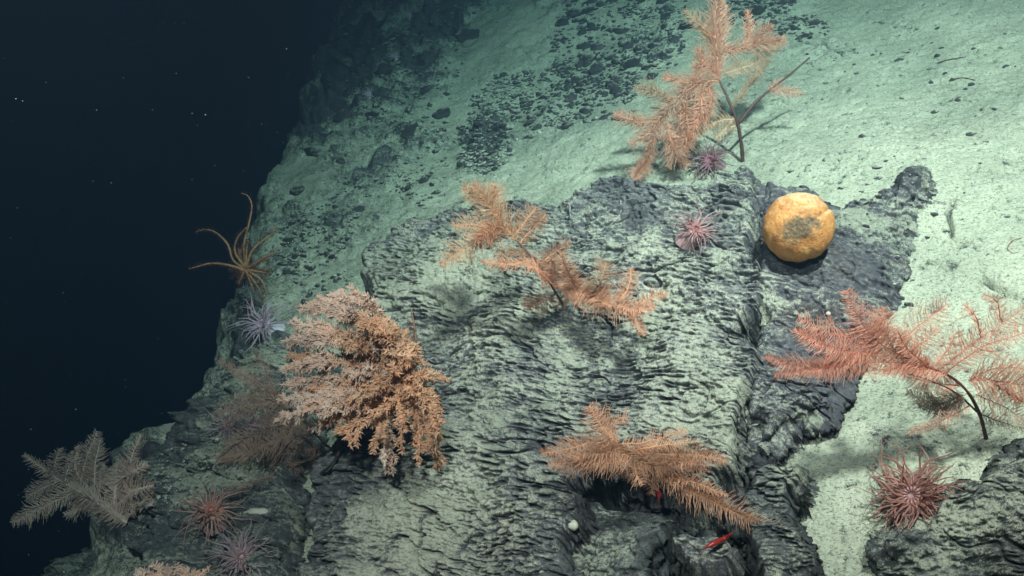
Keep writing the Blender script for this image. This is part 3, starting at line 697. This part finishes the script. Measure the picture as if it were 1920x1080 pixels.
C_B = coral_mats("brown_coral", (0.05, 0.04, 0.035), (0.20, 0.125, 0.095), (0.36, 0.23, 0.165), (0.50, 0.34, 0.25))
C_B2 = simple("brown_pink_pinnule", (0.46, 0.30, 0.22), (0.60, 0.42, 0.32), 30, 0.6, 0.3)
pinnate("branching_coral", "dull brown feathery coral behind and below the bushy coral", (586, 912), C_B,
 [([(586, 912), (606, 884), (632, 856), (605, 828), (572, 792), (545, 765)], 3.0), ([(632, 856), (638, 836), (632, 815)], 2.2)],
 [([(545, 765), (505, 730), (465, 706), (412, 674)], 17, FEATH, .0, C_B[1], C_B2), ([(518, 742), (498, 695), (480, 658)], 22, FLAT), ([(530, 752), (460, 764), (404, 778)], 28, FEATH), ([(545, 765), (490, 745), (440, 745)], 24, FLAT),
  ([(572, 792), (520, 798), (460, 820), (404, 860)], 30, FEATH), ([(600, 812), (540, 820), (470, 850), (410, 862)], 26, FEATH), ([(610, 835), (550, 850), (490, 850)], 30, FLAT), ([(625, 842), (560, 876), (490, 902), (440, 926), (396, 948)], 19, FLAT, .03),
  ([(585, 800), (545, 780), (480, 796)], 22, FEATH), ([(545, 770), (560, 730), (570, 690)], 20, FLAT, -.03)],
 lift=0.05, kx=-0.15, group="brown corals on the left", pinr=0.62)

C_F = coral_mats("grey_brown_coral", (0.30, 0.24, 0.20), (0.62, 0.52, 0.44), (0.88, 0.64, 0.50), (0.95, 0.78, 0.66))
pinnate("branching_coral", "grey brown fern like coral spreading into the dark at the lower left", (238, 984), C_F,
 [([(238, 984), (215, 968), (180, 945), (150, 924)], 2.0)],
 [([(238, 980), (190, 950), (140, 920), (90, 888), (44, 856)], 20, FEATH), ([(140, 922), (76, 957), (27, 980)], 19, FEATH), ([(106, 900), (70, 920), (46, 934)], 16, FEATH, -.04), ([(96, 894), (104, 870), (114, 842)], 16, FEATH), ([(120, 904), (128, 875), (136, 850)], 13, FEATH),
  ([(148, 922), (152, 880), (164, 844), (181, 806)], 19, FEATH), ([(175, 935), (178, 880), (188, 822)], 17, FEATH), ([(185, 945), (194, 900), (200, 870)], 16, FEATH), ([(150, 900), (140, 870), (142, 840)], 13, FEATH), ([(212, 965), (216, 911), (222, 864)], 19, FEATH), ([(215, 950), (230, 900), (246, 854), (263, 814)], 17, FEATH),
  ([(228, 905), (252, 882), (276, 868)], 17, FEATH), ([(224, 940), (255, 925), (288, 916)], 19, FEATH), ([(225, 955), (260, 945), (285, 945)], 14, FEATH), ([(170, 945), (150, 955), (120, 972)], 14, FEATH, -.03), ([(238, 984), (250, 965), (262, 950)], 12, FEATH)],
 lift=0.0, base_d=2.35, group="brown corals on the left", pinr=0.85, spacing=2.3, longer=1.5)

# bushy coral: branches with side twigs, all set with stubby polyps
def bushy(name, label, root_px, tips, mats, base_d, bulge, R, twig=26, pol=7.0, layered=False):
    k = pxm(base_d); root = empty(name, at(root_px[0], root_px[1], base_d)); O = np.array(root.location)
    def polyps(mb, path, r, step, ln):
        tot = np.linalg.norm(np.diff(path, axis=0), axis=1).sum()
        s = np.repeat(np.arange(step*0.5, tot+step*0.5, step), 5); s = s+rng.uniform(-.5, .5, len(s))*step; m = len(s)
        o, tg = along(path, np.clip(s, 0, tot))
        d = rng.normal(size=(m, 3)); d = un(un(d-tg*(d*tg).sum(1)[:, None])+tg*rng.uniform(0.1, 0.9, (m, 1))); l = (ln*rng.uniform(0.5, 1.35, m))[:, None]
        mb.add(np.stack([o, o+d*l*0.55, o+d*l+tg*l*0.15], 1), np.ones((m, 1))*r*np.array([0.42, 0.46, 0.2]))
    for (tx, ty, pale) in tips:
        ang = math.hypot(tx-root_px[0], ty-root_px[1])/R
        dt = base_d-bulge*(0.30+0.75*max(0, 1-ang*ang))
        if layered:
            if tx < 650: sx, sy = random.uniform(700, 770), 0.62*ty+0.38*720+random.uniform(-12, 12)
            elif ty > 800: sx, sy = 0.6*tx+0.4*735+random.uniform(-14, 14), random.uniform(690, 740)
            else: sx, sy = 735+random.uniform(-25, 25), 0.35*ty+0.65*740
        else: sx, sy = root_px
        qx = root_px[0]*0.4+sx*0.6; qy = root_px[1]*0.4+sy*0.6
        mx = sx*0.5+tx*0.5+random.uniform(-12, 12); my = sy*0.5+ty*0.5-14+random.uniform(-10, 10)
        dm = base_d-bulge*(0.62+0.36*random.random())
        path = px_path([root_px, (qx, qy), (sx, sy), (mx, my), (tx, ty)] if layered else [root_px, (root_px[0]*.8+tx*.2, root_px[1]*.8+ty*.2), (mx, my), (tx, ty)],
                       [base_d, base_d-bulge*0.3, base_d-bulge*0.5, dm, dt] if layered else [base_d, base_d-bulge*0.45, dm, dt], 14)-O
        side0 = unit(np.cross(path[9]-path[6], CAM-O)+0.5*rng.normal(size=3)*0.01)
        ax, po = MB(), PB()
        ax.tube(path, np.linspace(3.4, 1.2, 14)*k, 6)
        polyps(po, path[4:], 2.6*k, 3.6*k, pol*k)
        nt_ = max(5, int(math.hypot(tx-root_px[0], ty-root_px[1])/8))
        for i in range(nt_):
            t = 0.30+0.66*(i+random.random()*0.6)/nt_
            j = min(int(t*13), 12); o = path[j]+(path[j+1]-path[j])*(t*13-j); tg = unit(path[j+1]-path[j])
            d = rng.normal(size=3)*0.55+side0*(1.0 if i % 2 else -1.0); d = unit(unit(d-tg*(d @ tg))*0.85+tg*0.95+(0, 0, -0.12))
            l = twig*k*random.uniform(0.6, 1.25)*(1.15-0.55*t)
            tw = np.array([o, o+d*l*0.5, o+unit(d+0.45*tg)*l])
            ax.tube(tw, np.array([1.7, 1.4, 0.8])*k, 4); polyps(po, smooth_path(tw, 6), 2.3*k, 3.3*k, pol*k)
        b = ax.build("branch", mats[0], root)
        q = po.build("polyps", mats[2] if pale else mats[1], b); q['kind'] = 'stuff'
    return tag(root, label, "coral", "bushy corals")
C_N = (simple("bush_axis", (0.46, 0.24, 0.12), (0.60, 0.34, 0.19), 40, 0.6), simple("bush_polyp", (0.84, 0.50, 0.29), (0.95, 0.70, 0.48), 18, 0.6, 0.35, randv=0.15),
       simple("bush_pale_polyp", (0.94, 0.68, 0.51), (0.98, 0.84, 0.71), 18, 0.6, 0.35, randv=0.1))
dn = depth_of(735, 800)
bushy("bushy_coral", "dense bushy peach and tan coral in the left middle, casting a dark shadow", (722, 770),
      [(612, 556, 1), (590, 566, 1), (562, 576, 1), (546, 606, 1), (532, 640, 1), (552, 628, 1), (538, 668, 0), (530, 692, 1), (530, 722, 1), (524, 752, 1), (548, 745, 0), (516, 790, 1), (582, 806, 1), (560, 770, 1), (602, 795, 0),
       (640, 596, 0), (662, 590, 0), (690, 580, 0), (712, 594, 0), (738, 612, 0), (762, 622, 0), (780, 648, 0), (792, 680, 0), (842, 712, 0), (812, 700, 0), (826, 770, 0), (812, 740, 0),
       (822, 878, 0), (806, 850, 0), (826, 820, 0), (786, 868, 0), (736, 886, 1), (722, 870, 1), (754, 850, 0), (700, 850, 0), (668, 838, 0), (650, 822, 0), (630, 812, 0), (640, 650, 0), (690, 660, 0), (735, 680, 0),
       (600, 690, 0), (620, 720, 1), (640, 760, 0), (680, 800, 0), (760, 790, 0), (600, 640, 0), (700, 720, 0), (770, 740, 0), (650, 700, 1), (720, 820, 0), (690, 745, 0)], C_N, dn-0.02, 0.26, 175, twig=30, layered=True)
bushy("bushy_coral", "pinkish cream coral tips rising over the bottom edge at lower left", (316, 1150),
      [(258, 1066, 1), (278, 1074, 1), (292, 1058, 1), (312, 1066, 1), (330, 1060, 1), (350, 1066, 1), (372, 1074, 1), (390, 1068, 1), (345, 1090, 0), (300, 1092, 0), (272, 1100, 0)], C_N, 1.62, 0.06, 110, twig=20)

# ------------------------------------------------------------------ anemones
def anemone_mats(name, col, ten, disc):
    return [simple(name+"_column", col, tuple(c*1.3 for c in col), 30, 0.45, spec=0.5), simple(name+"_tentacle", ten, tuple(min(1, c*1.45) for c in ten), 25, 0.3, 0.5, spec=0.7),
            simple(name+"_disc", disc, tuple(c*1.6 for c in disc), 60, 0.35, spec=0.6)]
def anemone(label, px, py, size, mats, n=46, lean=(0, 0, 0), curl=0.5, colh=0.55, discr=0.30, group="sea anemones", d=None, up=0.35, wild=0.42):
    h = hit(px, py+size*0.25)
    dep = d if d else h[0]; base = at(px, py+size*0.25, dep); k = pxm(dep); S = size*k
    nrm = h[2] if (h and not d) else NRM
    ax = unit(0.35*nrm+0.6*unit(CAM-base)+up*AU+np.asarray(lean[0])*AR+np.asarray(lean[1])*AU+np.asarray(lean[2])*AF)
    x = unit(np.cross(ax, AU+0.1*AR)); y = np.cross(ax, x)
    mb = MB(); rc = S*discr
    hts = np.array([-0.25, 0.0, 0.25, 0.6, 0.9, 1.0, 1.0, 0.93])*S*colh; rr = np.array([1.25, 1.15, 0.85, 0.8, 1.0, 1.08, 0.75, 0.12])*rc
    b0 = len(mb.v); n0 = 18
    for i in range(len(hts)):
        for j in range(n0):
            a = 2*math.pi*j/n0; w_ = 1+0.06*math.sin(5*a+i)
            mb.v.append((ax*hts[i]+rr[i]*w_*(x*math.cos(a)+y*math.sin(a))).tolist())
    for i in range(len(hts)-1):
        for j in range(n0):
            j2 = (j+1) % n0
            mb.f.append((b0+i*n0+j, b0+i*n0+j2, b0+(i+1)*n0+j2, b0+(i+1)*n0+j)); mb.mi.append(0 if i < 4 else 2)
    mb.f.append(tuple(b0+(len(hts)-1)*n0+j for j in range(n0))); mb.mi.append(2)
    n = int(n*1.35)
    for i in range(n):
        ring = i % 4; a = 2*math.pi*(i/n)+random.gauss(0, 0.08)
        rad = x*math.cos(a)+y*math.sin(a)
        r0 = rc*(1.0-0.16*ring); st = ax*S*colh*(0.92+0.03*ring)+rad*r0*0.92
        elev = math.radians(-6+17*ring+random.gauss(0, 16)); L = S*random.uniform(0.55, 1.15)*(1.0-0.08*ring)*(0.62 if random.random() < 0.2 else 1.0)
        d0 = rad*math.cos(elev)+ax*math.sin(elev); pts = [st-d0*rc*0.12]; q = st.copy(); dd = d0.copy()
        cu = random.gauss(curl*0.14, wild*0.42); sw = random.gauss(0, wild*0.7); tw = np.cross(ax, rad); ph = random.uniform(0, 6); wv = random.uniform(.08, .34)
        for s in range(10):
            pts.append(q.copy()); q = q+dd*L/10
            g = (s/9)**1.5
            dd = unit(dd-ax*cu*(0.4+g)+tw*(sw*0.35+wv*math.sin(ph+s*0.9))-AU*0.10*g+rng.normal(size=3)*0.03)
        pts.append(q)
        tr = S*0.021*random.uniform(0.7, 1.35)
        mb.tube(np.array(pts), np.concatenate([[tr], np.linspace(1.15, 0.22, 11)*tr]), 6, 1)
    for i in range(14):     # mouth folds
        a = 2*math.pi*i/14; rad = x*math.cos(a)+y*math.sin(a); c = ax*S*colh*0.97
        mb.tube(np.array([c+rad*rc*0.72, c+rad*rc*0.45+ax*rc*0.12, c+rad*rc*0.2+ax*rc*0.10]), [rc*.06, rc*.09, rc*.05], 5, 2)
    o = mb.build("sea_anemone", mats, None)
    o.location = base.tolist()
    return tag(o, label, "anemone", group)
A_PINK = anemone_mats("pink_anemone", (0.36, 0.22, 0.22), (0.46, 0.30, 0.30), (0.24, 0.10, 0.09))
A_VIO = anemone_mats("violet_anemone", (0.24, 0.15, 0.16), (0.36, 0.23, 0.24), (0.22, 0.09, 0.11))
A_RED = anemone_mats("red_brown_anemone", (0.46, 0.30, 0.29), (0.46, 0.25, 0.20), (0.22, 0.11, 0.10))
A_PALE = anemone_mats("pale_anemone", (0.62, 0.55, 0.62), (0.62, 0.52, 0.58), (0.42, 0.30, 0.36))
A_GREY = anemone_mats("grey_anemone", (0.42, 0.35, 0.38), (0.50, 0.40, 0.41), (0.28, 0.16, 0.16))
A_BRN = anemone_mats("brown_anemone", (0.42, 0.27, 0.24), (0.50, 0.33, 0.28), (0.32, 0.13, 0.09))
A_DK = anemone_mats("dark_anemone", (0.05, 0.06, 0.05), (0.08, 0.09, 0.07), (0.04, 0.04, 0.03))
anemone("small dusky violet anemone at the foot of the top coral", 1340, 300, 56, A_VIO, n=40)
anemone("pink anemone with long trailing tentacles alone on the outcrop, left of the orange ball", 1290, 432, 62, A_PINK, n=38, lean=(0.3, -.1, 0), wild=0.45)
anemone("large red brown anemone on the sediment at the lower right", 1718, 922, 94, A_RED, n=96, up=0.3, curl=0.2, discr=0.34)
anemone("pale lilac anemone at the slope's edge just left of the bushy coral's top", 512, 606, 62, A_PALE, n=44, lean=(-0.5, .1, 0), wild=0.35)
anemone("greyish anemone half hidden under the brown coral's left fronds", 432, 800, 50, A_GREY, n=40, lean=(-.2, 0, 0))
anemone("whitish anemone tucked behind the brown coral's middle fronds", 476, 800, 46, A_PALE, n=36, lean=(.1, 0, 0))
anemone("brownish pink anemone on the lower left mound, right of the fern like coral", 400, 958, 70, A_BRN, n=50, wild=0.4)
anemone("dusky anemone at the bottom edge, below another anemone on the mound", 455, 1040, 76, A_GREY, n=54, wild=0.35)
anemone("dark greenish tuft of an anemone beneath the brown coral", 508, 862, 40, A_DK, n=40, curl=0.1)
for x, y, s, lab in ((768, 28, 16, "uppermost pale bluish anemone in the haze of the far slope"), (744, 106, 20, "pale bluish anemone in the haze, between two others of its kind"), (692, 176, 18, "lowest of the three pale bluish anemones on the hazy far slope")):
    anemone(lab, x, y, s, A_PALE, n=20, group="pale anemones of the far slope")

# ------------------------------------------------------------------ many armed sea star at the slope's edge
def star():
    f = lambda L: [(340+a/3.6, 340+b/3.6) for a, b in L]
    ARMS = [[(430, 575), (425, 420), (455, 290), (476, 170), (450, 100), (405, 80)], [(415, 580), (350, 530), (312, 425), (235, 348), (160, 325), (92, 345)], [(410, 592), (290, 560), (190, 555), (110, 575), (48, 592)],
            [(440, 570), (480, 465), (560, 392), (618, 345), (636, 292)], [(445, 582), (560, 515), (664, 462)], [(445, 592), (530, 596), (606, 606)], [(450, 605), (540, 668), (582, 765)],
            [(445, 612), (520, 720), (545, 800), (552, 845)], [(420, 570), (362, 475), (378, 385), (440, 310)], [(424, 570), (390, 485), (384, 420)], [(415, 605), (370, 628), (345, 648)], [(422, 612), (405, 650), (388, 690)], [(445, 598), (540, 612), (600, 622)], [(440, 605), (470, 690), (500, 760)], [(432, 575), (400, 500), (415, 430), (430, 380)], [(436, 572), (440, 470), (452, 400)], [(410, 598), (350, 585), (320, 590)], [(446, 585), (520, 545), (590, 520)]]
    d0 = min(depth_of(x, y, 9) for x in (470, 490, 510, 525) for y in (430, 460, 490, 520, 545))-0.10; k = pxm(d0)
    c = at(340+430/3.6, 340+592/3.6, d0); mb = MB()
    for A in ARMS:
        P = f(A); n = 30
        end = random.uniform(-.07, .07)
        path = px_path(P, [d0-0.02+end*(i/(len(P)-1)) for i in range(len(P))], n)-c
        path[0] = path[0]*0.2
        rr = np.interp(np.linspace(0, 1, n), [0, .15, .5, 1], [2.9, 2.5, 2.0, 0.8])*k
        mb.tube(path, rr, 8, 0)
        for i in range(2, n-1):
            tg = unit(path[i+1]-path[i])
            for q in range(5):
                d = rng.normal(size=3); d = unit(unit(d-tg*(d @ tg))+0.2*tg)
                mb.tube(np.array([path[i], path[i]+d*k*random.uniform(5, 9)]), [0.5*k, 0.2*k], 3, 1, cap=False)
    o_ = rng.normal(size=3)
    for s in range(6):
        mb.tube(np.array([AF*0.012-AF*s*0.004, AF*0.012-AF*(s+1)*0.004]), [8*k*math.cos(s/6), 8*k*math.cos((s+1)/6)], 12, 0)
    o = mb.build("sea_star", [simple("star_arm", (0.34, 0.17, 0.08), (0.48, 0.27, 0.14), 60, 0.6), simple("star_spine", (0.22, 0.10, 0.06), (0.30, 0.16, 0.10), 60, 0.6, 0.4)], None)
    o.location = c.tolist()
    tag(o, "slender many armed orange brown sea star reaching into dark water at the slope's edge", "sea star")
    # pale tuft with two thin stalks under it
    h0 = depth_of(486, 600, 2.7)
    root = empty("hydroid", at(486, 606, h0)); O = np.array(root.location)
    for (bx, by), (tx, ty) in (((470, 606), (462, 545)), ((484, 606), (474, 556))):
        mb = MB(); mb.tube(px_path([(bx, by), ((bx+tx)/2-2, (by+ty)/2), (tx, ty)], [h0, h0-.02, h0-.03], 8)-O, 1.3*k, 5); st = mb.build("stalk", M_HST, root)
        mb = MB(); cc = at(tx, ty, h0-.03)-O
        for q in range(90):
            d = unit(rng.normal(size=3)*(1.4, 1, 0.8)); mb.tube(np.array([cc, cc+d*k*9, cc+unit(d+0.4*rng.normal(size=3))*k*random.uniform(13, 24)]), [.5*k, .4*k, .15*k], 3, cap=False)
        q = mb.build("plume", M_HPL, st); q['kind'] = 'stuff'
    tag(root, "pale wispy tuft on two reddish stalks right under the sea star", "hydroid")
M_HST = simple("hydroid_stalk", (0.30, 0.12, 0.08), (0.42, 0.2, 0.14), 40); M_HPL = simple("hydroid_plume", (0.34, 0.38, 0.36), (0.46, 0.50, 0.46), 40, 0.6, 0.5)
star()

# ------------------------------------------------------------------ the orange ball
def ball():
    d, p, n = hit(1500, 440); d -= 0.10
    c = at(1497, 426, d); r = 65*pxm(d)
    bm = bmesh.new(); bmesh.ops.create_icosphere(bm, subdivisions=6, radius=1.0)
    V = np.array([v.co[:] for v in bm.verts])
    bf = unit(c-CAM); br = unit(np.cross(bf, AU)); bu = np.cross(br, bf)
    wx, wy, wz = V @ br, V @ bu, V @ bf
    k = 1-0.010*np.abs(fbm(wx*16, wy*16+wz*11, 3, 806))+0.04*fbm(wx*2+3, wy*2+wz, 3, 801)+0.006*fbm(wx*9, wy*9+wz*7, 3, 802)
    g = wy-(0.10+0.75*(wx-0.30)); k = k-0.05*np.exp(-(g/0.07)**2)*sst(0.05, 0.35, wx)*sst(0.2, -0.2, wz)        # crease
    qx = wx*0.85+wy*0.53; qy = -wx*0.53+wy*0.85
    pa = np.exp(-((qx-0.06)/0.58)**2-((qy+0.03)/0.36)**2)*sst(0.1, -0.3, wz)
    pa = np.clip(pa*1.75+1.1*fbm(wx*4, wy*4+wz*2, 4, 803, .6)*pa-0.12, 0, 1)
    k = k+pa*(0.012+0.03*np.abs(fbm(wx*13, wy*13, 3, 804)))
    V = V*k[:, None]
    for v, q in zip(bm.verts, V): v.co = (q*r).tolist()
    me = bpy.data.meshes.new("ball_sponge"); bm.to_mesh(me); bm.free()
    me.polygons.foreach_set('use_smooth', [True]*len(me.polygons))
    a = me.attributes.new('sed', 'FLOAT', 'POINT'); a.data.foreach_set('value', pa.astype(np.float32))
    m, nt, pb = mat("orange_sponge")
    tc = nd(nt, 'ShaderNodeTexCoord').outputs['Object']
    n1 = noise(nt, 28, 5, 0.65, tc); n2 = noise(nt, 150, 4, 0.65, tc); n3 = noise(nt, 420, 2, .6, tc)
    c1 = mixc(nt, ramp(nt, n1, [(0.35, 0.0), (0.68, 1.0)]), (0.54, 0.21, 0.055), (0.80, 0.41, 0.14))
    c1 = mixc(nt, ramp(nt, n2, [(0.52, 0.0), (0.75, 0.6)]), c1, (0.50, 0.24, 0.09))
    gz = nd(nt, 'ShaderNodeSeparateXYZ'); nt.links.new(nd(nt, 'ShaderNodeNewGeometry').outputs['Normal'], gz.inputs[0])
    c1 = mixc(nt, ramp(nt, mth(nt, 'ADD', gz.outputs[2], mth(nt, 'MULTIPLY', mth(nt, 'SUBTRACT', n2, 0.5), 1.4)), [(0.6, 0.0), (1.2, 0.6)]), c1, (0.80, 0.64, 0.42))
    c2 = mixc(nt, ramp(nt, n2, [(0.35, 0.0), (0.65, 1.0)]), (0.06, 0.045, 0.03), (0.28, 0.21, 0.125))
    f = mth(nt, 'ADD', attr(nt, 'sed'), mth(nt, 'MULTIPLY', mth(nt, 'SUBTRACT', n2, 0.5), 0.8))
    nt.links.new(mixc(nt, ramp(nt, f, [(0.15, 0.0), (0.95, 0.95)]), c1, c2), pb.inputs['Base Color'])
    pb.inputs['Roughness'].default_value = 0.7; pb.inputs['Specular IOR Level'].default_value = 0.25
    pb.inputs['Subsurface Weight'].default_value = 0.12; pb.inputs['Subsurface Radius'].default_value = (0.02, 0.008, 0.003); pb.inputs['Subsurface Scale'].default_value = 0.4
    bump(nt, pb, mth(nt, 'ADD', n2, mth(nt, 'MULTIPLY', n3, 0.5)), 0.9, 0.007)
    o = link("ball_sponge", me, m); o.location = c.tolist()
    tag(o, "round orange ball sponge with a grey crusted patch, sitting on the dark slab", "sponge")
    # short foot holding it to the rock
    mb = MB(); q = p-c; mb.tube(np.array([unit(q)*r*0.7, q*0.8+0*q, q*1.15]), [r*0.30, r*0.34, r*0.5], 14)
    mb.build("foot", m, o)
ball()

# ------------------------------------------------------------------ small life and litter
M_RED = simple("red_shrimp", (0.26, 0.014, 0.013), (0.40, 0.04, 0.03), 60, 0.3, spec=0.6)
def shrimp(label, pts, r, off=0.015):
    ds = [depth_of(x, y)-off for x, y in pts]; ds = [min(ds)+(d-min(ds))*0.2 for d in ds]
    path = px_path(pts, ds, 16); c = path[0].copy(); k = pxm(ds[0]); mb = MB()
    t = np.linspace(0, 1, 16); rr = r*k*np.interp(t, [0, .12, .4, .8, 1], [.25, .85, 1.1, .7, .3])*(1+0.07*np.sin(t*40))
    mb.tube(path-c, rr, 8)
    tg = unit(path[3]-path[0])
    for s in (-1, 1):
        a = path[0]-c; mb.tube(np.array([a, a-tg*k*r*1.5+AU*k*r*s, a-tg*k*r*4+AU*k*r*1.6*s]), [.28*k, .22*k, .1*k], 4)
    for i in range(3, 14, 2):
        a = path[i]-c; mb.tube(np.array([a, a-AU*k*r*1.5-AF*k*r*.4, a-AU*k*r*2.3+tg*k*r*.5]), [.4*k, .3*k, .12*k], 4)
    for s in (-1, 0, 1):
        a = path[-1]-c; mb.tube(np.array([a, a+unit(path[-1]-path[-3]+AU*0.3*s*k)*k*r*1.3]), [.8*k, .5*k], 5)
    o = mb.build("shrimp", M_RED, None); o.location = c.tolist(); tag(o, label, "shrimp", "red shrimps")
shrimp("largest red shrimp, stretched out in the dark hollow at the bottom", [(1322, 1028), (1340, 1018), (1358, 1010), (1372, 1000)], 5.2, 0.03)
shrimp("small red shrimp under the golden coral's fronds", [(1236, 936), (1236, 926), (1233, 916)], 4.5, 0.03)
shrimp("tiny red shrimp among the right coral's left fronds", [(1541, 682), (1550, 685), (1560, 687)], 3.6, 0.16)
M_BEAD = simple("bead_sponge", (0.46, 0.46, 0.36), (0.62, 0.62, 0.50), 80, 0.7, bumpd=0.001)
for x, y, r, lab in ((1075, 985, 10, "round cream bead sponge on the dark rock near the bottom centre"), (1016, 1071, 6, "small cream bead sponge at the bottom edge, below a larger bead"), (1004, 1056, 2.6, "tiny white bead next to a small bead sponge at the bottom edge"),
                  (1012, 248, 4, "white dot sponge on a dark stone at the lower rim of the stone band"), (970, 262, 3.4, "white dot sponge on the leftmost rim stone"), (906, 396, 5.5, "small grey bead held among the mid coral's upper fronds"),
                  (1553, 588, 4.5, "small pale bead on the dark slab just above the right coral")):
    h = hit(x, y); dd = h[0]-(0.17 if x == 906 else 0)
    bm = bmesh.new(); bmesh.ops.create_icosphere(bm, subdivisions=3, radius=1)
    for v in bm.verts:
        q = v.co; kk = 1+0.07*math.sin(5*q.x+x)+0.06*math.sin(6*q.y+y)+0.03*math.sin(15*q.z); v.co = q*kk*r*pxm(dd); v.co.z *= 0.88
    me = bpy.data.meshes.new("bead_sponge"); bm.to_mesh(me); bm.free(); me.polygons.foreach_set('use_smooth', [True]*len(me.polygons))
    o = link("bead_sponge", me, M_BEAD); o.location = at(x, y, dd-0.4*r*pxm(dd)).tolist(); tag(o, lab, "sponge")
M_TUBE = simple("worm_tube", (0.34, 0.34, 0.29), (0.48, 0.48, 0.42), 60, 0.7); M_TWIG = simple("dark_twig", (0.03, 0.02, 0.018), (0.09, 0.05, 0.04), 50, 0.6)
M_RUST = simple("rusty_twig", (0.20, 0.09, 0.05), (0.32, 0.16, 0.1), 50, 0.6)
def strand(name, label, cat, pts, r, m, off, group=None, taper=0.5, side=None):
    hs = [depth_of(x, y) for x, y in pts]
    ds = [h-o for h, o in zip(hs, off if hasattr(off, '__len__') else [off]*len(pts))]
    path = px_path(pts, ds, 22); c = path[0].copy(); k = pxm(ds[0]); mb = MB()
    mb.tube(path-c, np.linspace(1, taper, 22)*r*k*(1+0.12*rng.normal(size=22)), 6)
    for s in (side or []):
        a = path[int(s*21)]-c; d = unit(rng.normal(size=3)-AF*.5); mb.tube(np.array([a, a+d*k*r*3, a+d*k*r*5+AU*k*r]), [r*.6*k, r*.5*k, r*.2*k], 5)
    o = mb.build(name, m, None); o.location = c.tolist(); return tag(o, label, cat, group)
strand("worm_tube", "thin white crooked worm tube on the outcrop, left one of the two", "worm tube", [(1056, 380), (1068, 384), (1069, 402), (1076, 415), (1078, 428)], 1.1, M_TUBE, .004, "worm tubes")
strand("worm_tube", "thin white curving worm tube on the outcrop, nearer the pink anemone", "worm tube", [(1164, 376), (1164, 398), (1155, 412), (1142, 424)], 1.0, M_TUBE, .004, "worm tubes")
strand("dark_twig", "short black twig with a knobbly foot on the pale part of the outcrop", "twig", [(888, 630), (884, 616), (878, 604)], 2.4, M_TWIG, [0, .02, .04], None, 0.5, (0.02, .05, .08))
strand("dark_twig", "rusty brown whip coral standing on the rock right above the bushy coral", "whip coral", [(780, 640), (777, 612), (771, 580)], 2.4, M_RUST, [0, .03, .05], None, 0.5, (.2, .4, .6))
strand("dark_twig", "brown stick coral rising through the bushy coral's right side", "whip coral", [(752, 740), (745, 690), (738, 632)], 3.0, M_RUST, [.2, .26, .26], None, 0.5, (.3, .5, .7))
strand("curled_worm", "thin rusty curled worm on the sediment near the right edge", "worm", [(1915, 446), (1898, 452), (1889, 465), (1898, 474), (1910, 472)], 0.9, M_RUST, .004)
strand("dark_twig", "dark sliver of debris lying on the open sediment at upper right", "debris", [(1758, 118), (1778, 112), (1812, 106)], 1.2, M_TWIG, .003)
strand("dark_twig", "short dark debris fragment on the sediment below a longer sliver", "debris", [(1792, 148), (1806, 146), (1828, 150)], 1.3, M_TWIG, .003)
# pale scalloped shell plate on the mound
def plate():
    d, p, n = hit(485, 968); k = pxm(d); mb = MB(); V = []; F = []
    for i in range(3):
        for j in range(19):
            a = math.pi*j/18; rr = (28, 16, 3)[i]*(1+0.06*math.sin(7*a))
            V.append((AR*math.cos(a)*rr+AU*(math.sin(a)*rr*0.45)-AF*(3-i)*(-1.5)+NRM*(4+i*1.6))*k)
    for i in range(2):
        for j in range(18): F.append((i*19+j, i*19+j+1, (i+1)*19+j+1, (i+1)*19+j))
    n0 = len(V); V += [q-NRM*2.2*k for q in V]; F += [tuple(n0+x for x in reversed(f)) for f in F]
    for j in range(18): F.append((j+1, j, n0+j, n0+j+1))
    me = bpy.data.meshes.new("shell_plate"); me.from_pydata([q.tolist() for q in V], [], F); me.polygons.foreach_set('use_smooth', [True]*len(F))
    o = link("shell_plate", me, M_BEAD); o.location = p.tolist(); tag(o, "pale scalloped shell like plate lying beside the brownish pink anemone", "shell")
plate()
# drifting specks in the water
SV = []; SF = []
for q in range(260):
    x = random.uniform(0, 1920) if q % 3 == 0 else random.uniform(0, 620); y = random.uniform(0, 1080)
    dmax = depth_of(x, y, 4.0); d = random.uniform(0.9, max(1.0, min(dmax-0.05, 3.4)))
    c = at(x, y, d); s = pxm(d)*random.choice((0.35, 0.4, 0.45, 0.5, 0.6, 0.9))
    b = len(SV)*len(IV); SV.append(IV*s*np.array([1.5, 1, 1])+c); SF += [[i+b for i in f] for f in IF]
me = bpy.data.meshes.new("marine_snow"); me.from_pydata(np.concatenate(SV).tolist(), [], SF)
tag(link("marine_snow", me, simple("speck", (0.3, 0.3, 0.3), (0.5, 0.5, 0.5), 40)), "tiny pale specks drifting in the water", "specks", None, 'stuff')

# ------------------------------------------------------------------ the water
def haze():
    x0, x1, y0, y1, z0, z1 = -14, 12, -4, 24, -16, 9
    V = [(x, y, z) for x in (x0, x1) for y in (y0, y1) for z in (z0, z1)]
    F = [(0, 1, 3, 2), (4, 6, 7, 5), (0, 4, 5, 1), (2, 3, 7, 6), (0, 2, 6, 4), (1, 5, 7, 3)]
    me = bpy.data.meshes.new("haze"); me.from_pydata(V, [], F)
    m = bpy.data.materials.new("sea_water"); m.use_nodes = True; nt = m.node_tree; nt.nodes.clear()
    out = nd(nt, 'ShaderNodeOutputMaterial'); pv = nd(nt, 'ShaderNodeVolumePrincipled')
    pv.inputs['Color'].default_value = (0.055, 0.125, 0.19, 1)
    pv.inputs['Density'].default_value = 0.34
    pv.inputs['Anisotropy'].default_value = 0.5
    pv.inputs['Absorption Color'].default_value = (0.05, 0.52, 0.60, 1)
    nt.links.new(pv.outputs[0], out.inputs['Volume'])
    o = link("haze", me, m); tag(o, "clear blue green sea water filling the scene", None, None, 'stuff')
haze()
